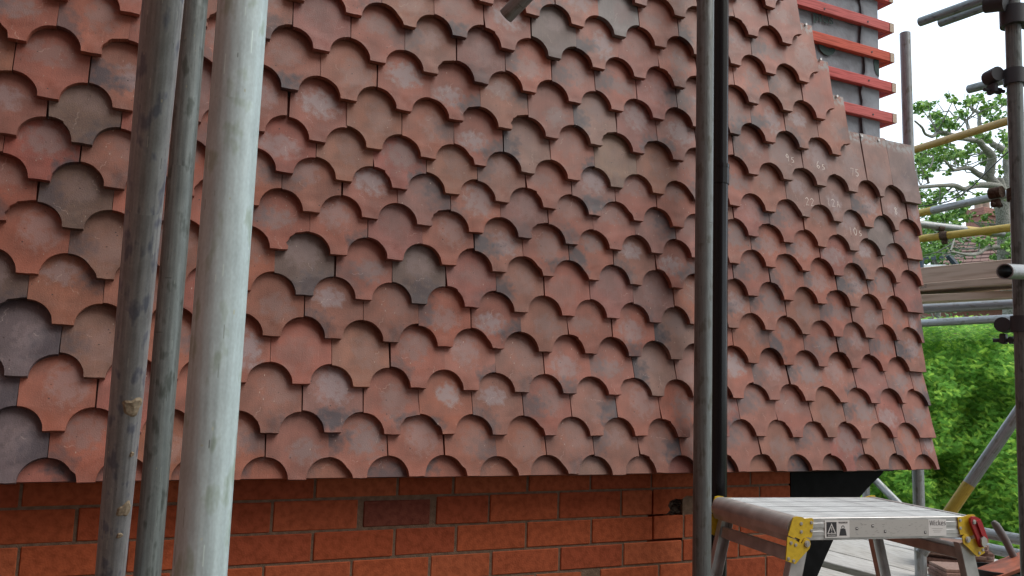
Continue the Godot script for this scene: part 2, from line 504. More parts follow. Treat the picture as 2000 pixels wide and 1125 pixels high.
func tiled_wall() -> void:
	tile_atlas()
	var wall := thing("tile_hung_wall", "upper wall hung with red scalloped clay tiles, battens showing at top right", "wall")
	# slope of every course so that each tail lies on the course below
	var n := ROW_H.size()
	row_s.resize(n)
	for r in n: row_s[r] = 0.28 if r < 4 else 0.17
	var meshes: Array[ArrayMesh] = []
	var g := 0.0011
	for k in 18:
		meshes.append(tile_mesh(PITCH / 2 - g, PITCH / 2 - g, true, true, 300 + k, {2: 2, 5: 1, 7: 3, 9: 2, 12: 1, 14: 3}.get(k, 0)))
	var special := {
		Vector2(6, -3): 72, Vector2(8, -3): 73, Vector2(5, .5): 74, Vector2(5, 2.5): 75, Vector2(3, -3.5): 79, Vector2(4, -4): 74, Vector2(2, -4): 79, Vector2(1, -3.5): 79,
		Vector2(2, 1): 80, Vector2(2, 2): 81, Vector2(2, 3): 82, Vector2(13, 6.5): 76, Vector2(10, 6): 77, Vector2(9, 6.5): 85, Vector2(9, 4.5): 78, Vector2(4, 8): 77, Vector2(3, 7.5): 78,
		Vector2(9, .5): 83, Vector2(10, 2): 84, Vector2(12, 4): 83, Vector2(10, 11): 86, Vector2(10, 12): 87, Vector2(10, 13): 88, Vector2(9, 11.5): 89, Vector2(9, 12.5): 90, Vector2(8, 13): 91, Vector2(9, 14.5): 92,
		Vector2(8, 14): 93, Vector2(3, 9.5): 84, Vector2(6, 5): 81, Vector2(8, 6): 80, Vector2(1, 2): 79, Vector2(12, 5): 93, Vector2(11, -3.5): 75, Vector2(7, 1.5): 83, Vector2(10, 14): 94, Vector2(10, 15): 95}
	var last := {11: 12.5, 12: 12.0, 13: 11.5, 14: 11.0, 15: 10.5, 16: 10.0, 17: 9.5}
	var lowc := {10: -4.0, 11: -0.5, 12: 1.0, 13: 3.5, 14: 6.0, 15: 8.5}
	var outer := {}
	for r in range(1, n):
		var half: float = 0.5 if r % 2 == 1 else 0.0
		var c := -12.0 + half
		while c <= 15.5:
			if last.has(r) and c > last[r]: break
			var xl := (c - 0.5) * PITCH
			var xr := (c + 0.5) * PITCH
			var odd := r % 2 == 1
			var rowx: float = ROW_X[r]
			var m: ArrayMesh = null
			var xc := c * PITCH
			if odd and c > 13.9 and not last.has(r):
				if c < 15.0: xr = 14.86 * PITCH
				else: xl = 14.86 * PITCH; xr = END_X - rowx
			elif not odd and c > 13.9 and not last.has(r):
				if c < 14.5: xr = 14.37 * PITCH
				else: xl = 14.37 * PITCH; xr = END_X - rowx
			if absf(xr - xl - PITCH) > 0.001:
				xc = (xl + xr) / 2
				m = tile_mesh(xc - xl - g - 0.0012, xr - xc - g - 0.0006, true, xr < END_X - rowx - 0.01, 900 + r * 20 + int(c))
			else:
				m = meshes[rng.randi() % meshes.size()]
				if r == 2 and c == 8.0: m = meshes[14]
			var s := row_s[r]
			var th := atan(s) + deg_to_rad(rng.randfn(0, 0.35))
			var b := Basis(Vector3.RIGHT, -th) * Basis(Vector3.BACK, deg_to_rad(rng.randfn(0, 0.65))) * Basis(Vector3.UP, deg_to_rad(rng.randfn(0, 0.4)))
			var at := Vector3(xc + rowx + rng.randfn(0, 0.0008), ROW_H[r] - ARC + rng.randfn(0, 0.0018), ROW_Z[r] + s * ARC + rng.randf_range(-0.0004, 0.0016))
			var pick := rng.randi() % 72
			if c >= 9.0 and pick % 3 > 0: pick = pale_cells[pick % pale_cells.size()]
			var cell: int = special.get(Vector2(r, c), pick)
			var seen: bool = c >= lowc.get(r, -4.0) and r <= 15
			if r <= 15 and seen:
				part("tile", m, tile_mats[cell], wall, Transform3D(b, at))
			else:
				var key := cell % 6 * 9
				if not outer.has(key): outer[key] = SurfaceTool.new()
				outer[key].append_from(m, 0, Transform3D(b, at))
			c += 1.0
	var om := ArrayMesh.new()
	for key in outer:
		outer[key].commit(om)
		om.surface_set_material(om.get_surface_count() - 1, tile_mats[key])
	var oo := part("outlying_tiles", om, null, wall)
	oo.set_meta("kind", "stuff")
	# eaves course: plain short tiles showing through the arches of course 1
	var s1 := row_s[1]
	var zf: float = ROW_Z[1] + s1 * ARC - TTH - 0.0015
	for c2 in range(-12, 16):
		var xl := (c2 - 0.5) * PITCH + 0.0012 - 0.004
		var xr := minf((c2 + 0.5) * PITCH - 0.0012 - 0.004, END_X - 0.02)
		if c2 < -5: continue
		var mb := MB.new()
		var w := xr - xl
		var hh := 0.16
		mb.quad(Vector3(0, 0, 0), Vector3(w, 0, 0), Vector3(w, hh, 0), Vector3(0, hh, 0), Vector2(.02, .97), Vector2(.97, .97), Vector2(.97, .40), Vector2(.02, .40))
		mb.quad(Vector3(0, 0, -TTH), Vector3(w, 0, -TTH), Vector3(w, 0, 0), Vector3(0, 0, 0), Vector2(.02, .97), Vector2(.97, .97), Vector2(.97, .93), Vector2(.02, .93))
		mb.quad(Vector3(w, 0, 0), Vector3(w, 0, -TTH), Vector3(w, hh, -TTH), Vector3(w, hh, 0), Vector2(.9, .9), Vector2(.95, .9), Vector2(.95, .4), Vector2(.9, .4))
		mb.quad(Vector3(0, 0, -TTH), Vector3(0, 0, 0), Vector3(0, hh, 0), Vector3(0, hh, -TTH), Vector2(.9, .9), Vector2(.95, .9), Vector2(.95, .4), Vector2(.9, .4))
		part("eaves_tile", mb.mesh(), tile_mats[rng.randi() % 72], wall, Transform3D(Basis(Vector3.RIGHT, -atan(s1)), Vector3(xl, -0.012 + rng.randfn(0, 0.0008), zf)))
	# tilting fillet under the eaves course
	var fil := MB.new()
	fil.box(Vector3(-2.2, -0.004, -0.075), Vector3(2.45, 0.03, -0.035), 0.003)
	part("tilting_fillet", fil.mesh(), M.black_wood, wall)
	# nails in the bare tile heads
	for p in [Vector3(1.945, 1.688, -0.031), Vector3(2.105, 1.428, -0.031), Vector3(2.155, 1.286, -0.031), Vector3(2.33, 1.286, -0.031), Vector3(2.02, 1.562, -0.031), Vector3(2.235, 1.287, -0.031)]:
		var nb := MB.new()
		nb.tube(0.005, 0.0, 0.006, 10, Transform3D(Basis(Vector3.RIGHT, PI / 2), Vector3.ZERO))
		part("nail", nb.mesh(), M.zinc, wall, Transform3D(Basis.IDENTITY, p))
	# breather membrane
	membrane(wall)
	# battens on the face, and those of the side wall that meet them at the corner
	for r in range(1, 18):
		var top: float = ROW_H[r] + 0.194
		if r < 3: top += 0.0
		var x0 := 1.5 if r < 16 else -1.0
		var wood: StandardMaterial3D = M.red_wood[r % 3]
		var zb: float = -0.053
		var bb := MB.new()
		var xe := 2.438 + rng.randf_range(-0.003, 0.004)
		bb.box(Vector3(x0, -0.040, -0.0245), Vector3(xe, 0, 0), 0.0012)
		var bt := part("batten", bb.mesh(), wood, wall, Transform3D(Basis.IDENTITY, Vector3(0, top, zb)))
		if r > 9 and r < 16:
			for nx in [1.93 + 0.07 * (r % 3), 2.31 + 0.02 * (r % 2)]:
				var nm := MB.new()
				nm.tube(0.0042, 0.0, 0.0015, 8, Transform3D(Basis(Vector3.RIGHT, PI / 2), Vector3.ZERO))
				part("nail", nm.mesh(), M.dark_iron, bt, Transform3D(Basis.IDENTITY, Vector3(nx, -0.018 - 0.004 * (r % 3), 0.0)))
		if r > 9:
			var sb := MB.new()
			sb.box(Vector3(0, -0.040, -1.6), Vector3(0.0245, 0, 0), 0.0012)
			var so := part("side_batten", sb.mesh(), wood, wall, Transform3D(Basis.IDENTITY, Vector3(xe + 0.001, top + rng.randf_range(-0.002, 0.001), zb + 0.0005)))
			var en := MB.new()
			en.box(Vector3(0.0004, -0.0396, 0.0), Vector3(0.0241, -0.0004, 0.0008), 0.0)
			part("cut_end", en.mesh(), M.end_grain, so)

func membrane(wall: Node3D) -> void:
	var nz := noise(5.0, 5, 3)
	var mb := MB.new()
	var x0 := -2.2; var x1 := 2.388; var y0 := 0.0; var y1 := 2.6
	var nx := 92; var ny := 60
	var base := 0
	for j in ny + 1:
		for q in nx + 1:
			var x := lerpf(x0, x1, float(q) / nx); var y := lerpf(y0, y1, float(j) / ny)
			var z := -0.079 + nz.get_noise_2d(x * 1.4, y * 2.5) * 0.004
			var e := 0.02
			var gx := (nz.get_noise_2d((x + e) * 1.4, y * 2.5) - nz.get_noise_2d((x - e) * 1.4, y * 2.5)) * 0.006 / (2 * e)
			var gy := (nz.get_noise_2d(x * 1.4, (y + e) * 2.5) - nz.get_noise_2d(x * 1.4, (y - e) * 2.5)) * 0.006 / (2 * e)
			mb.vert(Vector3(x, y, z), Vector3(-gx, -gy, 1).normalized(), Vector2(x, y))
	for j in ny:
		for q in nx:
			var a: int = base + j * (nx + 1) + q
			mb.tri_i(a, a + 1, a + nx + 2); mb.tri_i(a, a + nx + 2, a + nx + 1)
	part("membrane", mb.mesh(), M.membrane, wall)
	# framing behind it, so the wall has a body
	var body := MB.new()
	body.box(Vector3(-2.2, 0.0, -2.2), Vector3(2.385, 2.6, -0.088), 0.004)
	part("side_membrane", body.mesh(), M.membrane, wall)
	# lapped strip at the corner with a loose edge
	var lap := MB.new()
	var pts := 44
	for k in pts + 1:
		var y := lerpf(1.15, 2.5, float(k) / pts)
		var w := nz.get_noise_1d(y * 9.0) * 0.012 + (0.05 if fmod(y, 0.39) < 0.11 else 0.0) * 0.4
		var lift := 0.006 + absf(nz.get_noise_1d(y * 6.0 + 40.0)) * 0.012
		lap.vert(Vector3(2.285 + w, y, -0.077 + lift), Vector3(-0.5, 0, 0.85).normalized(), Vector2(0, y))
		lap.vert(Vector3(2.31 + w, y, -0.074 + lift * 0.4), Vector3(0.05, 0, 1).normalized(), Vector2(0.03, y))
		lap.vert(Vector3(2.389, y, -0.0715), Vector3(0.3, 0, 1).normalized(), Vector2(0.1, y))
		lap.vert(Vector3(2.391, y, -0.088), Vector3(1, 0, 0), Vector2(0.12, y))
		lap.vert(Vector3(2.3895, y, -0.4), Vector3(1, 0, 0), Vector2(0.5, y))
	for k in pts:
		for q in 4:
			var a := k * 5 + q
			lap.tri_i(a, a + 1, a + 6); lap.tri_i(a, a + 6, a + 5)
	part("lapped_strip", lap.mesh(), M.membrane, wall)
	# printing
	var sf := SystemFont.new()
	sf.font_names = PackedStringArray(["Droid Serif"])
	sf.font_weight = 700
	var t1 := TextMesh.new()
	t1.text = "plus"; t1.font = sf; t1.font_size = 64; t1.pixel_size = 0.00082; t1.depth = 0.0006
	part("printed_word", t1, M.green_print, wall, Transform3D(Basis(Vector3.BACK, deg_to_rad(1.5)), Vector3(2.082, 1.7645, -0.0720)))
	# lower bowl of a large round letter, and the edge of the next one at the corner
	var bowl := PackedVector2Array()
	for k in 15:
		var q := deg_to_rad(165.0 + 175.0 * k / 14)
		bowl.append(Vector2(cos(q) * 0.050, sin(q) * 0.052))
	for k in 15:
		var q := deg_to_rad(340.0 - 175.0 * k / 14)
		bowl.append(Vector2(cos(q) * 0.026 + 0.004, sin(q) * 0.024))
	var t2 := MB.new()
	t2.plate(bowl, 0.0, 0.0006)
	t2.plate(PackedVector2Array([Vector2(-0.03, 0.004), Vector2(0.046, 0.004), Vector2(0.046, 0.014), Vector2(-0.03, 0.014)]), 0.0, 0.0006)
	part("printed_letter", t2.mesh(), M.green_print, wall, Transform3D(Basis.IDENTITY, Vector3(2.100, 1.663, -0.0720)))
	var edge := PackedVector2Array([Vector2(0.030, 0.055)])
	for k in 11:
		var q := deg_to_rad(100.0 + 150.0 * k / 10)
		edge.append(Vector2(0.026 + cos(q) * 0.026, sin(q) * 0.055))
	edge.append(Vector2(0.030, -0.058))
	var t3 := MB.new()
	t3.plate(edge, 0.0, 0.0006)
	part("printed_letter", t3.mesh(), M.green_print, wall, Transform3D(Basis(Vector3.UP, 0.02), Vector3(2.359, 1.635, -0.0690)))

func brick_wall() -> void:
	var wall := thing("brick_wall", "red brick wall below the tiles, one chunk broken out beside the drainpipe", "wall")
	var mo := MB.new()
	mo.box(Vector3(-3.0, -3.2, -0.5), Vector3(1.262, 0.06, -0.0630), 0.0)
	mo.box(Vector3(1.2625, -3.2, -0.5), Vector3(1.4045, -0.250, -0.0632), 0.0)
	mo.box(Vector3(1.2625, -0.2495, -0.5), Vector3(1.4045, -0.0835, -0.090), 0.0)
	mo.box(Vector3(1.2625, -0.083, -0.5), Vector3(1.4045, 0.06, -0.0632), 0.0)
	mo.box(Vector3(1.405, -3.2, -0.5), Vector3(1.878, 0.06, -0.0630), 0.0)
	part("mortar", mo.mesh(), M.mortar, wall)
	var tops := [0.004, -0.083, -0.170, -0.252, -0.328, -0.411, -0.494, -0.577]
	var J := [
		[-0.79, -0.554, -0.32, -0.085, 0.154, 0.393, 0.566, 0.813, 1.04, 1.275, 1.51, 1.70, 1.884],
		[-0.67, -0.429, -0.19, 0.042, 0.282, 0.511, 0.684, 0.924, 1.158, 1.281, 1.51, 1.74, 1.884],
		[-0.78, -0.545, -0.31, -0.08, 0.156, 0.39, 0.581, 0.813, 1.046, 1.284, 1.41, 1.65, 1.884],
		[-0.67, -0.44, -0.2, 0.03, 0.269, 0.502, 0.697, 0.932, 1.167, 1.404, 1.645, 1.884],
		[-0.78, -0.55, -0.31, -0.08, 0.15, 0.39, 0.62, 0.85, 1.08, 1.31, 1.54, 1.768, 1.884],
		[-0.67, -0.44, -0.2, 0.03, 0.269, 0.502, 0.737, 0.972, 1.207, 1.444, 1.675, 1.884],
		[-0.78, -0.55, -0.31, -0.08, 0.15, 0.39, 0.62, 0.85, 1.08, 1.31, 1.54, 1.768, 1.884]]
	for k in 7:
		for q in J[k].size() - 1:
			var xa: float = J[k][q]; var xb: float = J[k][q + 1]
			var j := 0.0034
			var yt: float = tops[k] - j + 0.006 * (xa + xb) * 0.5; var yb: float = tops[k + 1] + j + 0.006 * (xa + xb) * 0.5
			var m: StandardMaterial3D = M.brick[rng.randi() % 6]
			var a := xa + j + rng.randf_range(-0.001, 0.001); var b := xb - j
			if q == J[k].size() - 2: b = xb
			if k == 1 and q == 4:                       # replaced brick in a wide bed of mortar
				a += 0.010; b -= 0.012; yt -= 0.006; yb += 0.002; m = M.brick_dark
			if k == 1 and q == 9:                       # the broken one: two ragged stumps
				for stump in [[[a, yb], [1.338, yb], [1.352, yb + 0.012], [1.343, yb + 0.026], [1.349, yb + 0.040], [1.372, yb + 0.049], [1.398, yb + 0.046], [1.42, yb + 0.058], [1.452, yb + 0.055], [1.47, yt], [a, yt]], [[1.452, yb], [b, yb], [b, yt], [1.478, yt], [1.461, yb + 0.048], [1.470, yb + 0.03], [1.455, yb + 0.015]]]:
					var sp := PackedVector2Array()
					for pt in stump: sp.append(Vector2(pt[0], pt[1]))
					var sm := MB.new()
					sm.plate(sp, -0.045, 0.0)
					part("brick", sm.mesh(), m, wall, Transform3D(Basis.IDENTITY, Vector3(0, 0, -0.060)))
				continue
			var mb := MB.new()
			mb.box(Vector3(0, 0, -0.1), Vector3(b - a, yt - yb, 0), 0.0025)
			part("brick", mb.mesh(), m, wall, Transform3D(Basis(Vector3.UP, deg_to_rad(rng.randfn(0, 0.25))), Vector3(a, yb, -0.060 + rng.randf_range(-0.001, 0.001))))
	# broken hole with crumbled mortar in it
	var nz := noise(40.0, 8, 3)
	for h in [[1.332, 1.458, -0.167, -0.079, -0.082]]:
		var hb := MB.new()
		var n := 14
		for jj in n + 1:
			for q in n + 1:
				var x := lerpf(h[0], h[1], float(q) / n); var y := lerpf(h[2], h[3], float(jj) / n)
				var z: float = h[4] + 0.05 * nz.get_noise_2d(x * 1.2, y * 1.2) + 0.02 * maxf(0.0, 0.5 - (x - h[0]) / 0.05)
				hb.vert(Vector3(x, y, clampf(z, -0.104, -0.0640)), Vector3(nz.get_noise_2d(x * 2, y), nz.get_noise_2d(x, y * 2), 0.7).normalized(), Vector2(x, y))
		for jj in n:
			for q in n:
				var a := jj * (n + 1) + q
				hb.tri_i(a, a + 1, a + n + 2); hb.tri_i(a, a + n + 2, a + n + 1)
		part("crumbled_mortar", hb.mesh(), M.rubble, wall)
	# black curved bracket carrying the overhang
	var bk := thing("curved_bracket", "black painted curved timber bracket under the tiled overhang beside the brick corner", "bracket", Transform3D(Basis.IDENTITY, Vector3(1.886, -0.03, -0.06)))
	var poly := PackedVector2Array([Vector2(0, 0.0), Vector2(0, -0.75)])
	for p in [[1.905, -0.66], [1.945, -0.54], [1.98, -0.465], [2.015, -0.397], [2.056, -0.332], [2.104, -0.26], [2.135, -0.22], [2.18, -0.172], [2.22, -0.134], [2.258, -0.104], [2.296, -0.076], [2.345, -0.045]]:
		poly.append(Vector2(p[0] - 1.886, p[1] + 0.03))
	poly.append(Vector2(0.475, 0.0))
	var bm := MB.new()
	bm.plate(poly, -0.12, 0.0)
	part("brace", bm.mesh(), M.black_wood, bk)
	var so := MB.new()
	so.box(Vector3(0.0, 0.001, -1.5), Vector3(0.53, 0.025, 0.005), 0.002)
	part("soffit_board", so.mesh(), M.black_wood, bk)
const TREE_LIMBS := [
	[[10.984, -4.525, -5.254, 0.200], [10.756, -2.506, -5.094, 0.184], [10.528, -0.487, -4.933, 0.167], [10.309, 1.262, -4.803, 0.151], [10.181, 2.068, -4.756, 0.134], [10.088, 2.606, -4.729, 0.118], [10.026, 2.975, -4.709, 0.101], [9.976, 3.210, -4.701, 0.085]],
	[[9.997, 3.109, -4.705, 0.085], [9.837, 3.208, -4.722, 0.079], [9.789, 3.326, -4.684, 0.072], [9.770, 3.455, -4.632, 0.066], [9.667, 3.525, -4.626, 0.059], [9.567, 3.575, -4.622, 0.053], [9.487, 3.624, -4.609, 0.046], [9.392, 3.620, -4.609, 0.040], [9.288, 3.615, -4.614, 0.033], [9.118, 3.608, -4.650, 0.027], [9.000, 3.561, -4.667, 0.020]],
	[[10.053, 2.875, -4.710, 0.075], [10.109, 3.182, -4.682, 0.071], [10.164, 3.302, -4.681, 0.067], [10.157, 3.441, -4.705, 0.062], [10.199, 3.594, -4.705, 0.058], [10.148, 3.667, -4.759, 0.054], [10.077, 3.729, -4.824, 0.050], [10.055, 3.794, -4.865, 0.045], [10.016, 3.824, -4.919, 0.041], [10.002, 3.912, -4.953, 0.037], [10.014, 4.057, -4.969, 0.033], [10.025, 4.202, -4.984, 0.029], [9.970, 4.279, -5.039, 0.024], [9.944, 4.379, -5.078, 0.020], [9.968, 4.494, -5.091, 0.016]],
	[[9.877, 3.192, -4.750, 0.050], [9.620, 3.250, -4.751, 0.044], [9.446, 3.283, -4.717, 0.038], [9.260, 3.252, -4.698, 0.032], [9.077, 3.199, -4.679, 0.026], [8.917, 3.241, -4.638, 0.020], [8.778, 3.261, -4.589, 0.014]],
	[[9.306, 3.622, -4.627, 0.035], [8.920, 3.657, -4.674, 0.032], [8.724, 3.616, -4.641, 0.028], [8.580, 3.536, -4.589, 0.025], [8.395, 3.526, -4.548, 0.021], [8.252, 3.566, -4.480, 0.017], [8.066, 3.603, -4.432, 0.014]],
	[[9.324, 3.643, -4.616, 0.030], [9.373, 3.822, -4.680, 0.026], [9.428, 3.929, -4.752, 0.022], [9.455, 4.004, -4.840, 0.018], [9.464, 4.056, -4.940, 0.014], [9.497, 4.155, -5.023, 0.010]],
	[[9.536, 3.974, -4.806, 0.014], [9.662, 4.064, -4.847, 0.011], [9.798, 4.144, -4.883, 0.008]],
	[[10.024, 3.076, -4.696, 0.055], [9.873, 3.091, -4.638, 0.050], [9.515, 3.062, -4.683, 0.046], [9.272, 2.974, -4.681, 0.041], [9.043, 2.987, -4.660, 0.036], [8.783, 2.951, -4.660, 0.031], [8.445, 2.892, -4.699, 0.027], [8.209, 2.873, -4.684, 0.022]],
	[[10.217, 1.935, -4.758, 0.050], [10.064, 2.240, -4.566, 0.043], [9.575, 2.233, -4.574, 0.036], [9.263, 2.119, -4.513, 0.030], [8.970, 2.059, -4.436, 0.023], [8.588, 2.055, -4.393, 0.016]],
	[[8.587, 2.065, -4.392, 0.014], [8.696, 2.173, -4.438, 0.011], [8.799, 2.253, -4.490, 0.007]],
	[[8.625, 2.969, -4.699, 0.022], [8.655, 3.099, -4.742, 0.018], [8.758, 3.243, -4.749, 0.013], [8.826, 3.367, -4.775, 0.009]],
	[[8.448, 2.924, -4.677, 0.014], [8.530, 3.070, -4.786, 0.011], [8.636, 3.255, -4.878, 0.008]],
	[[10.262, 3.622, -4.735, 0.040], [10.396, 3.819, -4.794, 0.031], [10.452, 3.971, -4.896, 0.021], [10.480, 4.068, -5.019, 0.012]],
	[[9.939, 4.181, -4.923, 0.020], [10.257, 4.223, -4.954, 0.016], [10.527, 4.388, -4.991, 0.012], [10.783, 4.521, -5.039, 0.008]],
	[[9.833, 3.358, -4.748, 0.018], [9.915, 3.517, -4.800, 0.015], [9.973, 3.611, -4.872, 0.012]],
]
const LEAF_CLUMPS := [
	[8.446, 3.926, -4.659, 0.071, 26],
	[8.693, 4.006, -4.735, 0.059, 18],
	[9.234, 4.184, -5.211, 0.056, 10],
	[9.164, 4.016, -4.974, 0.061, 22],
	[8.743, 3.755, -4.554, 0.051, 20],
	[9.016, 3.796, -4.873, 0.067, 22],
	[9.129, 3.763, -4.886, 0.054, 14],
	[8.886, 3.733, -4.577, 0.058, 16],
	[9.577, 3.951, -4.992, 0.041, 8],
	[8.988, 3.874, -4.450, 0.052, 14],
	[9.359, 4.125, -4.613, 0.060, 14],
	[9.600, 4.243, -4.652, 0.054, 14],
	[9.430, 4.170, -4.626, 0.047, 10],
	[9.769, 4.129, -4.681, 0.082, 26],
	[10.012, 4.251, -4.752, 0.055, 12],
	[10.352, 4.412, -4.863, 0.071, 20],
	[9.665, 4.095, -4.331, 0.046, 10],
	[10.077, 4.103, -4.623, 0.062, 14],
	[9.962, 4.048, -4.747, 0.062, 16],
	[9.181, 4.080, -4.571, 0.033, 5],
	[8.733, 3.980, -4.405, 0.025, 5],
	[9.561, 4.367, -5.263, 0.021, 3],
	[9.002, 4.167, -4.651, 0.026, 4],
	[8.752, 3.415, -4.888, 0.086, 26],
	[9.470, 3.640, -5.293, 0.098, 30],
	[9.259, 3.575, -4.992, 0.081, 24],
	[8.972, 3.354, -5.003, 0.087, 26],
	[9.407, 3.483, -5.185, 0.083, 24],
	[8.439, 3.237, -4.680, 0.057, 16],
	[9.436, 3.546, -5.075, 0.069, 14],
	[8.791, 3.205, -4.978, 0.066, 14],
	[8.581, 3.069, -4.717, 0.064, 16],
	[9.260, 3.340, -5.122, 0.062, 10],
	[9.693, 3.774, -5.224, 0.056, 8],
	[9.029, 3.418, -4.616, 0.065, 16],
	[9.557, 3.546, -4.915, 0.068, 14],
	[9.269, 3.456, -4.620, 0.066, 14],
	[9.806, 3.701, -4.927, 0.062, 14],
	[9.869, 3.807, -4.858, 0.069, 14],
	[9.401, 3.644, -4.427, 0.052, 10],
	[9.651, 3.558, -5.137, 0.049, 16],
	[9.569, 3.474, -4.956, 0.048, 8],
	[9.904, 3.522, -4.827, 0.048, 12],
	[10.049, 3.501, -4.945, 0.042, 8],
	[9.815, 3.725, -4.502, 0.067, 16],
	[10.259, 3.752, -4.731, 0.055, 10],
	[10.312, 3.654, -4.879, 0.056, 10],
	[9.535, 3.378, -4.244, 0.051, 8],
	[10.319, 3.395, -4.871, 0.056, 10],
	[9.154, 3.224, -4.832, 0.040, 6],
	[9.425, 3.347, -4.803, 0.027, 4],
	[9.212, 3.013, -4.502, 0.019, 4],
	[9.191, 3.007, -5.250, 0.083, 22],
	[8.851, 2.810, -4.893, 0.092, 26],
	[9.562, 3.031, -5.303, 0.070, 16],
	[8.971, 2.941, -4.797, 0.052, 10],
	[9.051, 2.818, -5.158, 0.081, 20],
	[9.018, 2.757, -4.965, 0.067, 16],
	[9.554, 2.985, -4.969, 0.061, 10],
	[9.151, 2.798, -4.627, 0.059, 10],
	[9.314, 2.878, -4.518, 0.032, 8],
	[10.023, 3.037, -4.921, 0.035, 6],
	[10.198, 2.887, -4.866, 0.048, 12],
	[10.116, 2.927, -4.651, 0.061, 14],
	[10.546, 2.892, -4.927, 0.056, 12],
	[9.172, 2.671, -4.646, 0.078, 22],
	[9.781, 2.804, -5.204, 0.084, 24],
	[8.934, 2.570, -4.722, 0.078, 26],
	[9.654, 2.741, -5.423, 0.085, 26],
	[9.682, 2.701, -4.961, 0.061, 14],
	[9.438, 2.586, -5.068, 0.068, 16],
	[9.954, 2.683, -5.298, 0.064, 12],
	[10.092, 2.753, -4.979, 0.056, 12],
	[10.165, 2.667, -4.960, 0.056, 10],
	[8.649, 2.406, -4.724, 0.064, 14],
	[8.893, 2.415, -5.029, 0.066, 14],
	[9.256, 2.275, -4.497, 0.039, 10],
	[9.400, 2.237, -4.580, 0.039, 9],
	[9.535, 2.311, -4.534, 0.052, 9],
	[10.450, 2.470, -4.945, 0.070, 16],
	[9.658, 2.235, -4.370, 0.058, 14],
	[9.773, 2.388, -4.523, 0.059, 12],
	[10.108, 2.186, -4.654, 0.047, 8],
	[10.330, 2.268, -5.016, 0.042, 5],
	[9.553, 2.421, -5.514, 0.085, 20],
	[9.409, 2.387, -5.243, 0.083, 20],
	[8.981, 2.225, -4.805, 0.059, 14],
	[9.169, 2.212, -5.161, 0.081, 18],
	[9.463, 2.231, -5.235, 0.069, 12],
	[8.589, 2.053, -4.796, 0.051, 10],
	[9.499, 2.433, -5.157, 0.055, 10],
]
func pl(src: Array, ox: float, kx: float, oy: float, ky: float) -> PackedVector2Array:
	var o := PackedVector2Array()
	for p in src: o.append(Vector2(ox + p[0] * kx, oy - p[1] * ky))
	return o

func rivet(at: Vector3, r: float, h: float, parent: Node, called := "rivet") -> void:
	var mb := MB.new()
	mb.tube(r, 0.0, h * 0.6, 12, Transform3D(Basis(Vector3.RIGHT, PI / 2), Vector3.ZERO))
	mb.tube(r * 0.6, 0.0, h, 12, Transform3D(Basis(Vector3.RIGHT, PI / 2), Vector3.ZERO))
	part(called, mb.mesh(), M.steel, parent, Transform3D(Basis.IDENTITY, at))

func flat_text(t: String, size: float, at: Vector3, m: Material, parent: Node) -> void:
	var sf := SystemFont.new()
	sf.font_names = PackedStringArray(["Droid Sans"])
	var tm := TextMesh.new()
	tm.text = t; tm.font = sf; tm.font_size = 48; tm.pixel_size = size / 48.0; tm.depth = 0.0003
	part("lettering", tm, m, parent, Transform3D(Basis.IDENTITY, at))

func rect_part(called: String, x0: float, y0: float, x1: float, y1: float, z: float, m: Material, parent: Node) -> MeshInstance3D:
	var mb := MB.new()
	mb.box(Vector3(x0, y0, z - 0.0003), Vector3(x1, y1, z), 0.0)
	return part(called, mb.mesh(), m, parent)

